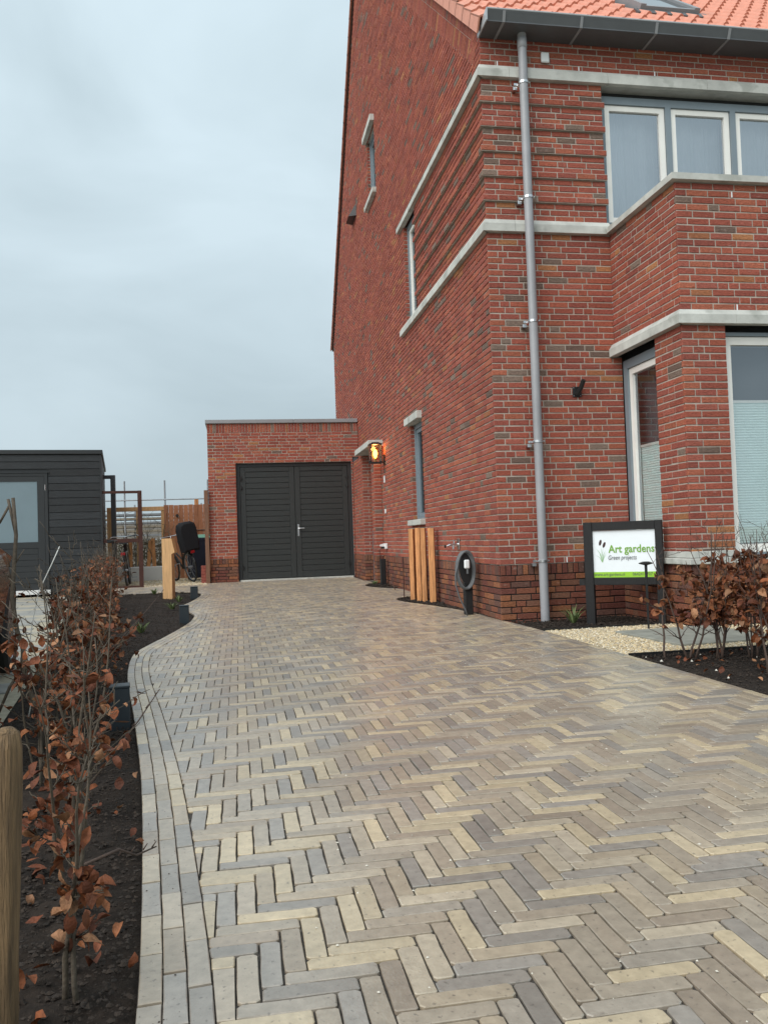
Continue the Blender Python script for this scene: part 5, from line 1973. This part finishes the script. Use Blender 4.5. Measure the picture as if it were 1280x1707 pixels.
# long thin shoots reaching over the drive
for k, (P0_, P1_, lab) in enumerate((((-3.70, -2.5, 0.05), (-3.273, -1.6, 0.559), 'long bare shoot arching from the hedge over the soil bed'), ((-3.24, -5.3, 0.05), (-3.001, -5.0, 0.345), 'thin budded shoot reaching from the hedge across the edging'), ((-3.09, -6.12, 0.10), (-2.93, -5.95, 0.07), 'short twig bending low over the near edging'))):
    b = MB()
    A, B_ = Vector(P0_), Vector(P1_)
    b.tube([A, A.lerp(B_, 0.35) + Vector((0.02, 0, 0.02)), A.lerp(B_, 0.7) + Vector((0, 0, -0.01)), B_], [0.0045, 0.004, 0.003, 0.0018], 6)
    for q in (0.45, 0.62, 0.8, 0.93):
        p = A.lerp(B_, q)
        b.tube([p, p + Vector((0.012, 0.0, 0.016))], [0.0025, 0.0012], 5)
    o = b.build('hedge_shoot', M['twig'], smooth=True)
    tag(o, lab, 'shoot')
# right hand beech hedge
rl_ = ['leafless thin beech stem in front of the sign post', 'low leafy beech shrub left of the thick black stems', 'dense brown beech shrub in front of the bay corner', 'dense brown beech shrub under the bay window sill', 'brown leafy beech shrub at the right edge, nearest the driveway', 'brown leafy beech shrub at the right edge, farther back']
rp_ = [(0.27, -2.92, 1.0, 1, 16, (0.25, 0.4)), (0.40, -3.0, 1.0, 3, 140, (0.24, 0.68)), (0.60, -3.02, 1.16, 5, 400, (0.22, 0.62)), (0.84, -3.04, 1.18, 5, 440, (0.2, 0.62)), (0.50, -3.72, 1.1, 4, 210, (0.10, 0.55)), (1.15, -3.1, 1.15, 5, 440, (0.2, 0.62))]
for i, (x, y, h, st, nl, lz) in enumerate(rp_):
    shrub((x, y, -0.02), h, 400 + i, nl, lz, 0.066, rl_[i], 'right beech hedge', st, 0.36, 9, 0.008, 'twig')
for i, (x, y) in enumerate(((1.45, -3.12), (0.95, -3.7))):
    shrub((x, y, -0.02), 1.0, 430 + i, 320, (0.2, 0.72), 0.066, ('brown beech shrub at the far right end of the rear hedge row', 'brown beech shrub at the right edge between the two hedge rows')[i], 'right beech hedge', 4, 0.36, 9, 0.008, 'twig')
# fallen beech leaves on the soil
def litter(parent, fn, count, seed, z):
    b = MB()
    rr = random.Random(seed)
    for i in range(count):
        x, y = fn(rr)
        a = rr.random() * 6.28
        leaf_geo(b, Vector((x, y, gz(y) + z + 0.006)), Vector((math.cos(a), math.sin(a), rr.uniform(-0.1, 0.25))), Vector((rr.uniform(-0.3, 0.3), rr.uniform(-0.3, 0.3), 1)), rr.uniform(0.03, 0.055), rr)
    b.build('fallen_leaves', M['leaf'], parent, smooth=True, kind='stuff')
def lf_(rr):
    y = -7.2 + 13 * rr.random() ** 1.3
    return min(hedge_x(y) + rr.gauss(0, 0.13), x_left(y) - 0.02), y
litter(left_bed, lf_, 420, 1, 0.0)
litter(bed4, lambda rr: (rr.uniform(0.12, 2.0), rr.uniform(-3.9, -2.78)), 110, 2, 0.0)
# small green plants
for i, (x, y, s_, lab) in enumerate(((-3.62, 4.9, 0.13, 'small green tuft at the foot of the notched post'), (-3.62, 3.6, 0.13, 'small green tuft just in front of the notched post'), (-3.72, 0.75, 0.14, 'small grassy green tuft in the middle of the soil bed'), (-4.2, 7.1, 0.13, 'small green tuft beside the path by the gate'), (0.60, -0.45, 0.20, 'small yellowish green plant left of the sign post'), (-0.2, 7.0, 0.10, 'tiny green plant in the far soil bed by the garage'))):
    b = MB()
    rr = random.Random(50 + i)
    for k in range(46):
        a = rr.random() * 6.28
        l = s_ * rr.uniform(0.5, 1.1)
        d = Vector((math.cos(a) * rr.uniform(0.2, 0.9), math.sin(a) * rr.uniform(0.2, 0.9), 1)).normalized()
        p = Vector((math.cos(a) * 0.02, math.sin(a) * 0.02, 0))
        sd_ = Vector((-math.sin(a), math.cos(a), 0)) * 0.005
        m_ = p + d * l * 0.6
        e = p + d * l + Vector((math.cos(a), math.sin(a), -0.4)) * l * 0.2
        b.add([p - sd_, p + sd_, m_ + sd_, m_ - sd_, e], [(0, 1, 2, 3), (3, 2, 4)])
    o = b.build('green_plant', M['green_leaf'])
    o.location = (x, y, gz(y) - 0.01)
    tag(o, lab, 'plant')

# ------------------------------------------------------------------ black shed
SHX, SHY = -5.40, 9.30
shed = thing('garden_shed', 'black timber clad flat roofed shed with a glazed door', 'shed', (SHX, SHY, 0.03), R(7.7))
SHH = 2.88
b = MB()
b.box(-6.0, -0.03, 0.03, 4.2, 0.0, SHH - 0.05)
sh_w = b.build('wall', M['shed_trim'], shed)
b = MB()
b.bbox(-6.05, 0.03, -0.04, 4.25, SHH - 0.085, SHH, 0.006)
b.build('roof_trim', M['shed_trim'], shed)
BH = 0.1465
def board_mesh(L, axis):
    b = MB()
    if axis == 'x':
        b.bbox(-L, 0, -0.0, 0.022, 0.004, BH - 0.006, 0.003)
    else:
        b.bbox(-0.022, 0, 0, L, 0.004, BH - 0.006, 0.003)
    me = b.mesh('cladding_board')
    me.materials.append(M['cladding'])
    return me
full = board_mesh(5.9, 'x')
short = board_mesh(0.98, 'x')
leftb = board_mesh(3.2, 'x')
sideb = board_mesh(4.1, 'y')
rb_ = random.Random(6)
ZT = SHH - 0.09
k = 0
z = ZT - BH
DOORX0, DOORX1 = -2.02, -1.03
DTOP = 2.42
while z > 0.02:
    for (me, x) in (((full, -0.035),) if z > DTOP + 0.02 else ((short, -0.035), (leftb, DOORX0 - 0.32))):
        o = link('cladding_board', me, sh_w)
        o.location = (x, 0.0, z)
        q = rb_.uniform(0.7, 1.35)
        o.color = (0.017 * q, 0.0205 * q, 0.0235 * q, 1)
    o = link('cladding_board', sideb, sh_w)
    o.location = (0.0, 0.035, z)
    q = rb_.uniform(0.8, 1.5)
    o.color = (0.024 * q, 0.026 * q, 0.0275 * q, 1)
    z -= BH
b = MB()
b.bbox(-0.034, 0.004, -0.006, 0.034, 0.0, ZT, 0.003)
b.build('corner_trim', M['shed_trim'], shed)
b = MB()
dx0, dx1 = DOORX0 - 0.31, DOORX1 + 0.0
b.box(dx1 - 0.06, dx1, -0.012, 0.05, 0.06, DTOP)
b.box(dx0, dx0 + 0.06, -0.012, 0.05, 0.06, DTOP)
b.box(dx0 + 0.06, dx1 - 0.06, -0.012, 0.05, DTOP - 0.06, DTOP)
b.box(dx0 - 0.03, dx1 + 0.03, -0.03, 0.05, DTOP + 0.001, DTOP + 0.02)
b.build('door_frame', M['shed_trim'], shed)
lx0, lx1 = dx0 + 0.065, dx1 - 0.065
b = MB()
b.box(lx1 - 0.13, lx1, -0.002, 0.045, 0.09, DTOP - 0.065)
b.box(lx0, lx0 + 0.13, -0.002, 0.045, 0.09, DTOP - 0.065)
b.box(lx0 + 0.13, lx1 - 0.13, -0.002, 0.045, DTOP - 0.17, DTOP - 0.065)
b.box(lx0 + 0.13, lx1 - 0.13, -0.002, 0.045, 0.92, 1.04)
b.box(lx0 + 0.13, lx1 - 0.13, 0.01, 0.045, 0.09, 0.92)
dl = b.build('door', M['shed_trim'], shed)
zz = 0.095
pb = MB()
pb.bbox(lx0 + 0.132, lx1 - 0.132, 0.0, 0.0095, 0.004, 0.112, 0.003)
pme = pb.mesh('door_board')
pme.materials.append(M['shed_trim'])
for k in range(7):
    o = link('door_board', pme, dl)
    o.location = (0, 0, zz + k * 0.117)
b = MB()
b.poly([(lx0 + 0.13, 0.012, 1.04), (lx1 - 0.13, 0.012, 1.04), (lx1 - 0.13, 0.012, DTOP - 0.17), (lx0 + 0.13, 0.012, DTOP - 0.17)])
b.build('pane', mat('frosted_glass', (0.17, 0.235, 0.265), 0.12, 0.05, 2, spec=0.9), dl)
b = MB()
b.tube([(lx1 + 0.02, -0.014, DTOP - 0.35), (lx1 + 0.02, -0.014, DTOP - 0.24)], 0.009, 8)
b.build('hinge', M['steel'], dl)
b = MB()
b.tube([(lx0 + 0.07, -0.01, 1.10), (lx0 + 0.07, -0.06, 1.10), (lx0 + 0.20, -0.06, 1.10)], 0.011, 8)
b.build('handle', M['steel'], dl)
b = MB()
b.box(dx0 - 0.02, dx1 + 0.02, -0.06, 0.04, 0.0, 0.085)
b.build('threshold', M['white_plastic'], shed)
# steel post of the neighbour's pergola behind the shed corner
b = MB()
b.bbox(-0.05, 0.05, -0.05, 0.05, 0, 2.48, 0.004)
b.box(-0.45, -0.05, -0.04, 0.04, 2.40, 2.479)
o = b.build('pergola_post', M['gutter'])
o.location = (-5.42, 11.0, 0.05)
tag(o, 'slim dark grey steel post behind the shed corner', 'post')

# ------------------------------------------------------------------ corten gate
gt = thing('gate_frame', 'rusty steel gate frame standing between shed and garage', 'gate', (-4.72, 9.44, 0.07), R(7.7))
GH = 2.0
for (nm, a) in (('upright', (-0.0, 0.085, -0.03, 0.03, 0.0, GH)), ('upright', (-0.86, -0.80, -0.03, 0.03, 0.0, GH - 0.001)), ('top_rail', (-0.80, -0.001, -0.028, 0.028, GH - 0.055, GH - 0.002)), ('middle_rail', (-0.80, -0.001, -0.025, 0.025, 0.93, 1.01)), ('bottom_rail', (-0.80, -0.001, -0.025, 0.025, 0.0, 0.035))):
    b = MB()
    b.bbox(*a, 0.002)
    b.build(nm, M['corten'], gt)
b = MB()
b.box(-0.62, -0.50, -0.06, -0.026, 0.94, 1.0)
b.tube([(-0.55, -0.07, 0.97), (-0.42, -0.07, 0.97)], 0.012, 8)
b.build('latch', M['black_metal'], gt)
# post at the garage corner
post('corner_post', GX0 - 0.055, GY - 0.06, 0.085, 0.06, 2.02, 0, M['weathered_board'], 'tall brown wooden post against the left corner of the garage', 'post', z=0.05)
b = MB()
for i in range(6):
    for j_ in range(1):
        b.bbox(-0.10, 0.0, -0.05, 0.05, i * C, i * C + 0.055, 0.003)
b.box(-0.095, -0.005, -0.045, 0.045, 0, 0.39)
o = b.build('brick_stub', mat('stub_brick', (0.27, 0.07, 0.05), 0.85, 0.3, 20))
o.location = (GX0 - 0.105, GY + 0.12, 0.06)
tag(o, 'low red brick stub beside the brown corner post', 'brick pier')

# ------------------------------------------------------------------ behind the gate
fence = thing('board_fence', 'reddish brown vertical board fence behind the gate', 'fence', (-4.52, 13.2, 0.08))
fm = MB()
fm.bbox(0.003, 0.118, -0.011, 0.011, 0, 1.85, 0.003)
fme = fm.mesh('fence_board')
fme.materials.append(M['larch_fence'])
rf = random.Random(2)
for i in range(11):
    o = link('fence_board', fme, fence)
    o.location = (i * 0.121, rf.uniform(-0.005, 0.005), rf.uniform(-0.01, 0.006))
    q = rf.uniform(0.8, 1.2)
    o.color = (0.36 * q, 0.15 * q, 0.07 * q, 1)
for (x, w, h) in ((0.76, 0.10, 1.98),):
    b = MB()
    b.bbox(x, x + w, 0.013, 0.11, 0, h, 0.003)
    b.build('fence_post', M['larch'], fence)
b = MB()
b.tube([(0.35, -0.03, 1.20), (1.40, -0.03, 1.20)], 0.010, 6)
b.build('rail_wire', M['black_metal'], fence)
b = MB()
b.lathe([(0.03, -0.05), (0.04, -0.02), (0.03, 0.0)], (0.33, -0.012, 1.58), 'y', 10)
b.build('fence_lamp', M['black_metal'], fence)
# pergola frame of pale larch around the opening
pg = thing('larch_pergola', 'pale larch post and beam pergola left of the board fence', 'pergola', (-4.6, 13.6, 0.06))
for (nm, a) in (('post', (-0.02, 0.06, -0.04, 0.04, 0, 1.75)), ('post', (-0.64, -0.53, -0.04, 0.04, 0, 1.75)), ('post', (-1.35, -1.24, -0.04, 0.04, 0, 1.75)), ('beam', (-1.35, 0.10, -0.05, 0.05, 1.752, 1.86))):
    b = MB()
    b.bbox(*a, 0.003)
    b.build(nm, M['larch_pale'], pg)
# white planter
b = MB()
b.bbox(-1.5, 0.0, 0.0, 0.5, 0, 0.36, 0.01)
o = b.build('planter', M['white_render'])
o.location = (-4.46, 12.6, 0.05)
o.rotation_euler = (0, 0, R(7))
tag(o, 'low white rendered planter behind the gate frame', 'planter')
for i, (x, y, h, tl, lab) in enumerate(((-4.90, 12.85, 0.75, 6, 'leaning orange larch stake in the white planter, left of the pair'), (-4.74, 12.85, 0.80, -2, 'upright orange larch stake in the white planter, right of the pair'), (-5.30, 12.8, 0.72, 0, 'orange larch stake behind the parked scooter'))):
    b = MB()
    b.bbox(-0.045, 0.045, -0.02, 0.02, 0, h, 0.003)
    o = b.build('larch_stake', M['larch'])
    o.location = (x, y, 0.30)
    o.rotation_euler = (0, R(tl), 0)
    tag(o, lab, 'stake', 'larch stakes by the planter')
# bare shrubs behind
for i, (x, y, h, lab) in enumerate(((-5.2, 13.0, 1.7, 'bare leafless shrub seen through the gate frame'), (-4.68, 13.1, 1.5, 'bare leafless shrub between gate and board fence'))):
    t_ = thing('bare_shrub', lab, 'shrub', (x, y, 0.2))
    b = MB()
    rr = random.Random(70 + i)
    for k in range(9):
        q = Vector((0, 0, 0))
        d = Vector((rr.uniform(-0.6, 0.6), rr.uniform(-0.5, 0.5), 1)).normalized()
        pth = [q.copy()]
        for m_ in range(6):
            d = (d + Vector((rr.uniform(-1, 1), rr.uniform(-1, 1), 0.2)) * 0.22).normalized()
            q = q + d * h / 6 * rr.uniform(0.7, 1.1)
            pth.append(q.copy())
        b.tube(pth, [0.014, 0.012, 0.010, 0.008, 0.006, 0.005, 0.003], 6)
        for m_ in range(2, 7):
            e = pth[m_] + Vector((rr.uniform(-0.3, 0.3), rr.uniform(-0.3, 0.3), rr.uniform(0, 0.3)))
            b.tube([pth[m_], e], [0.005, 0.002], 5)
    b.build('branches', M['bare_shrub'], t_)
# hedge mass low behind planter
b = MB()
rr = random.Random(8)
for i in range(1500):
    x, y, z = rr.uniform(-5.9, -4.35), rr.uniform(14.2, 14.9), 0.1 + 0.95 * rr.random()
    d = Vector((rr.uniform(-1, 1), rr.uniform(-1, 1), rr.uniform(-0.2, 1))).normalized() * rr.uniform(0.06, 0.2)
    s_ = Vector((rr.uniform(-1, 1), rr.uniform(-1, 1), rr.uniform(-1, 1))).normalized() * 0.012
    p = Vector((x, y, z))
    b.add([p - s_, p + s_, p + d + s_, p + d - s_], [(0, 1, 2, 3)])
o = b.build('ground_cover', M['bare_shrub'], kind='stuff')
tag(o, 'dull brown green hedge mass behind the white planter', 'hedge')
# scaffold of a building site
scf = thing('scaffolding', 'scaffold poles and planks of a building site behind the fence', 'scaffold', (-4.9, 17.0, 0.0))
for x in (-1.05, 0.10, 1.35):
    b = MB()
    b.tube([(x, 0, 0), (x, 0, 2.85)], 0.026, 8)
    b.build('pole', M['galvanised'], scf)
for x in (-0.9, 0.0, 1.1):
    b = MB()
    b.tube([(x, 1.1, 0), (x, 1.1, 2.2)], 0.026, 8)
    b.build('pole', M['galvanised'], scf)
for z in (2.28, 1.98, 1.1):
    b = MB()
    b.tube([(-2.5, -0.03, z), (2.2, -0.03, z)], 0.02, 8)
    b.build('rail', M['galvanised'], scf)
for i, (z, m_) in enumerate(((1.86, 'galvanised'), (1.74, 'scaffold_board'), (1.62, 'galvanised'), (1.50, 'scaffold_board'), (1.37, 'scaffold_board'), (1.24, 'galvanised'))):
    b = MB()
    b.box(-2.2, 1.6, 0.2, 0.9, z - 0.03, z + 0.03)
    b.build('plank', M[m_], scf)
b = MB()
b.box(-4, 4, 0, 0.3, 0, 1.7)
for x in (-0.5, 0.55):
    pass
o = b.build('site_wall', M['far_brick'])
o.location = (-5.2, 20.5, 0.0)
tag(o, 'grey unfinished wall behind the scaffolding', 'wall')
# wheelie bin
bn = thing('wheelie_bin', 'dark blue wheelie bin with a pale green lid beside the garage', 'bin', (-3.62, 11.6, 0.08))
b = MB()
b.hexa([(-0.22, -0.24, 0.06), (0.22, -0.24, 0.06), (0.22, 0.24, 0.06), (-0.22, 0.24, 0.06), (-0.28, -0.32, 0.98), (0.28, -0.32, 0.98), (0.28, 0.30, 0.98), (-0.28, 0.30, 0.98)])
b.bbox(-0.29, 0.29, -0.335, 0.31, 0.93, 0.985, 0.006)
b.build('body', M['bin_blue'], bn)
b = MB()
b.hexa([(-0.295, -0.34, 0.988), (0.295, -0.34, 0.988), (0.295, 0.33, 0.988), (-0.295, 0.33, 0.988), (-0.26, -0.30, 1.05), (0.26, -0.30, 1.05), (0.26, 0.30, 1.07), (-0.26, 0.30, 1.07)])
b.build('lid', M['bin_lid'], bn)
for s_ in (-1, 1):
    b = MB()
    b.lathe([(0.10, -0.02), (0.10, 0.02)], (s_ * 0.24, 0.27, 0.10), 'x', 14)
    b.build('wheel', M['rubber'], bn)
# bicycles
def bicycle(label, loc, rz, lean, bag):
    bk = thing('bicycle', label, 'bicycle', loc, rz)
    bk.rotation_mode = 'XYZ'
    bk.rotation_euler = (0, lean, rz)
    rw, fw_ = Vector((0, 0, 0.34)), Vector((0, 1.08, 0.34))
    for c in (rw, fw_):
        b = MB()
        b.tube([(c.x, c.y + 0.325 * math.cos(a), c.z + 0.325 * math.sin(a)) for a in [2 * math.pi * i / 28 for i in range(29)]], 0.021, 7, cap=False)
        wh = b.build('wheel', M['rubber'], bk, smooth=True)
        b = MB()
        for i in range(14):
            a = 2 * math.pi * i / 14
            b.tube([(c.x + 0.02 * (-1) ** i, c.y, c.z), (c.x, c.y + 0.30 * math.cos(a), c.z + 0.30 * math.sin(a))], 0.0022, 4)
        b.lathe([(0.025, -0.05), (0.025, 0.05)], (c.x, c.y, c.z), 'x', 8)
        b.tube([(c.x, c.y + 0.30 * math.cos(a), c.z + 0.30 * math.sin(a)) for a in [2 * math.pi * i / 28 for i in range(29)]], 0.010, 6, cap=False)
        b.build('spokes', M['galvanised'], wh)
        b = MB()
        b.tube([(c.x, c.y + 0.365 * math.cos(a), c.z + 0.365 * math.sin(a)) for a in [R(20 + 150 * i / 14) for i in range(15)]], 0.017, 6)
        b.build('mudguard', M['black_metal'], bk, smooth=True)
    b = MB()
    bb_ = Vector((0, 0.46, 0.30))
    seat = Vector((0, 0.28, 0.88))
    head, headb = Vector((0, 0.86, 0.95)), Vector((0, 0.92, 0.70))
    for (p, q, r_) in ((rw, bb_, 0.012), (bb_, seat, 0.017), (rw, seat - Vector((0, 0, 0.25)), 0.010), (bb_, headb, 0.02), (headb, head, 0.022), (headb, fw_, 0.014), (seat - Vector((0, -0.1, 0.38)), headb + Vector((0, -0.02, 0.05)), 0.017)):
        b.tube([p, q], r_, 8)
    b.build('frame', M['black_metal'], bk, smooth=True)
    b = MB()
    b.tube([(-0.30, 0.66, 1.05), (-0.26, 0.78, 1.07), (-0.1, 0.86, 1.06), (0, 0.85, 1.06), (0.1, 0.86, 1.06), (0.26, 0.78, 1.07), (0.30, 0.66, 1.05)], 0.012, 8)
    b.tube([head, (0, 0.85, 1.06)], 0.014, 8)
    b.build('handlebar', M['steel'], bk, smooth=True)
    b = MB()
    b.hexa([(-0.09, 0.16, 0.90), (0.09, 0.16, 0.90), (0.03, 0.42, 0.91), (-0.03, 0.42, 0.91), (-0.085, 0.17, 0.96), (0.085, 0.17, 0.96), (0.025, 0.42, 0.95), (-0.025, 0.42, 0.95)])
    b.build('saddle', M['black_metal'], bk)
    b = MB()
    for s_ in (-0.06, 0.06):
        b.tube([(s_, -0.30, 0.72), (s_, 0.22, 0.74)], 0.007, 6)
        b.tube([(s_, -0.22, 0.72), (s_ * 1.1, 0.0, 0.36)], 0.006, 6)
    b.build('rack', M['galvanised'], bk)
    b = MB()
    b.bbox(-0.045, 0.045, -0.345, -0.31, 0.66, 0.72, 0.006)
    b.build('tail_light', M['red_lens'], bk)
    b = MB()
    b.lathe([(0.09, -0.006), (0.09, 0.006)], (0.05, bb_.y, bb_.z), 'x', 14)
    b.tube([(0.07, bb_.y, bb_.z), (0.09, bb_.y + 0.08, bb_.z - 0.14), (0.19, bb_.y + 0.08, bb_.z - 0.14)], 0.01, 6)
    b.tube([(-0.07, bb_.y, bb_.z), (-0.09, bb_.y - 0.08, bb_.z + 0.14), (-0.19, bb_.y - 0.08, bb_.z + 0.14)], 0.01, 6)
    b.build('crank', M['galvanised'], bk)
    if bag:
        b = MB()
        prof = [(-0.20, 0.70), (0.20, 0.70), (0.225, 0.92), (0.225, 1.20), (0.19, 1.31), (0.10, 1.36), (-0.10, 1.36), (-0.19, 1.31), (-0.225, 1.20), (-0.225, 0.92)]
        n = len(prof)
        V = [(x * 0.9, -0.32, z) for x, z in prof] + [(x * 0.86, -0.08, z) for x, z in prof]
        V += [(x * 0.76, -0.36, 1.05 + (z - 1.05) * 0.85) for x, z in prof]
        F = [(i, n + i, n + (i + 1) % n, (i + 1) % n) for i in range(n)] + [tuple(reversed(range(n, 2 * n)))] + [(2 * n + i, i, (i + 1) % n, 2 * n + (i + 1) % n) for i in range(n)] + [tuple(reversed(range(2 * n, 3 * n)))]
        b.add(V, F)
        bg_ = b.build('rear_bag', M['bag'], bk)
        smooth_by_angle(bg_, 50)
    return bk
bicycle('black bicycle with a big black rear bag leaning beside the bin', (-3.70, 10.75, 0.08), R(24), R(-11), True)
bicycle('black bicycle with a red tail light half hidden behind the hedge end', (-5.02, 9.85, 0.08), R(4), R(-4), False)

# ------------------------------------------------------------------ parked car (its far corner shows at the left edge)
car = thing('parked_car', 'black parked car at the left edge, only its wheel and flank showing', 'car', (-4.39, -1.62, -0.015), R(7.7))
CWID, CL = 1.82, 4.2
# side outline in (y, z): y grows away from the camera; the far end is the front
side = [(-3.45, 0.30), (-3.48, 0.62), (-3.40, 0.86), (-3.30, 1.02), (-2.95, 1.40), (-2.2, 1.50), (-1.2, 1.48), (-0.55, 1.18), (-0.30, 0.98), (0.33, 0.88), (0.41, 0.74), (0.43, 0.50), (0.42, 0.26)]
arches = [(0.0, 0.36), (-2.62, 0.36)]
def outline():
    pts = list(side)
    low = [(0.40, 0.22)]
    for (cy, r_) in arches:
        for i in range(0, 11):
            a = math.pi * i / 10
            low.append((cy + r_ * math.cos(a), 0.325 + r_ * math.sin(a)))
    low += [(-3.2, 0.24)]
    return pts + low
ol = outline()
def inset_x(z):
    if z > 0.95:
        return 0.06 + (z - 0.95) * 0.42
    return 0.03 * abs(z - 0.65) / 0.35
b = MB()
n = len(ol)
Vr = [(-inset_x(z) - (0.10 if y > 0.38 else 0.0), y, z) for y, z in ol]
Vl = [(-CWID + inset_x(z) + (0.10 if y > 0.38 else 0.0), y, z) for y, z in ol]
b.add(Vr + Vl, [tuple(range(n)), tuple(reversed(range(n, 2 * n)))] + [(i, n + i, n + (i + 1) % n, (i + 1) % n) for i in range(n)])
body = b.build('body', M['car_paint'], car)
bv = body.modifiers.new('bevel', 'BEVEL')
bv.width = 0.055
bv.segments = 3
bv.limit_method = 'ANGLE'
bv.angle_limit = R(28)
smooth_by_angle(body, 30)
b = MB()
b.poly([(-0.22, -3.296, 1.06), (-0.30, -2.985, 1.385), (-CWID + 0.30, -2.985, 1.385), (-CWID + 0.22, -3.296, 1.06)])
b.build('rear_window', M['black_metal'], body)
b = MB()
b.poly([(-0.24, -0.60, 1.21), (-CWID + 0.24, -0.60, 1.21), (-CWID + 0.30, -1.13, 1.462), (-0.30, -1.13, 1.462)])
b.build('windscreen', M['black_metal'], body)
for sx in (-0.20, -CWID + 0.20):
    b = MB()
    b.bbox(sx - 0.13, sx + 0.13, -3.50, -3.38, 0.76, 0.86, 0.02)
    b.build('tail_light', M['red_lens'], body)
b = MB()
b.bbox(-CWID / 2 - 0.26, -CWID / 2 + 0.26, -3.50, -3.46, 0.50, 0.61, 0.006)
b.build('number_plate', M['white_plastic'], body)
b = MB()
gp = [(-2.85, 1.05), (-2.6, 1.36), (-2.1, 1.43), (-1.3, 1.41), (-0.72, 1.14), (-0.66, 1.02)]
b.poly([(-inset_x(z) + 0.006, y, z) for y, z in gp])
b.build('side_window', M['black_metal'], body)
for sx in (-0.22, -CWID + 0.22):
    b = MB()
    b.hexa([(sx - 0.14, 0.36, 0.62), (sx + 0.14, 0.36, 0.62), (sx + 0.14, 0.437, 0.62), (sx - 0.14, 0.437, 0.62), (sx - 0.14, 0.30, 0.76), (sx + 0.14, 0.30, 0.76), (sx + 0.14, 0.41, 0.75), (sx - 0.14, 0.41, 0.75)])
    b.build('headlight', M['white_plastic'], body)
b = MB()
b.bbox(-0.14, 0.02, -1.45, -1.28, 0.98, 1.10, 0.02)
b.build('wing_mirror', M['car_paint'], body)
b = MB()
b.box(-0.012, 0.012, -1.35, -1.18, 0.86, 0.885)
b.build('door_handle', M['alloy'], body)
for (cy, _r) in arches:
    for sx in (-0.115, -CWID + 0.115):
        out = 1 if sx > -0.9 else -1
        b = MB()
        b.lathe([(0.20, -0.105), (0.315, -0.105), (0.338, -0.08), (0.338, 0.08), (0.315, 0.105), (0.235, 0.105), (0.225, 0.06), (0.0, 0.05)], (sx, cy, 0.325), 'x', 36)
        wh = b.build('wheel', M['rubber'], car, smooth=True)
        smooth_by_angle(wh, 35)
        b = MB()
        b.lathe([(0.232, out * 0.095), (0.222, out * 0.102), (0.212, out * 0.085)], (sx, cy, 0.325), 'x', 30)
        for i in range(5):
            a = 2 * math.pi * i / 5 + 0.3
            for da in (-0.16, 0.16):
                b.tube([(sx + out * 0.075, cy + 0.05 * math.cos(a), 0.325 + 0.05 * math.sin(a)), (sx + out * 0.092, cy + 0.222 * math.cos(a + da), 0.325 + 0.222 * math.sin(a + da))], 0.014, 6)
        b.lathe([(0.05, out * 0.06), (0.05, out * 0.09), (0.0, out * 0.092)], (sx, cy, 0.325), 'x', 14)
        b.build('rim', M['alloy'], wh)

# ------------------------------------------------------------------ plain low buildings and trees do not show: only open sky stands beyond
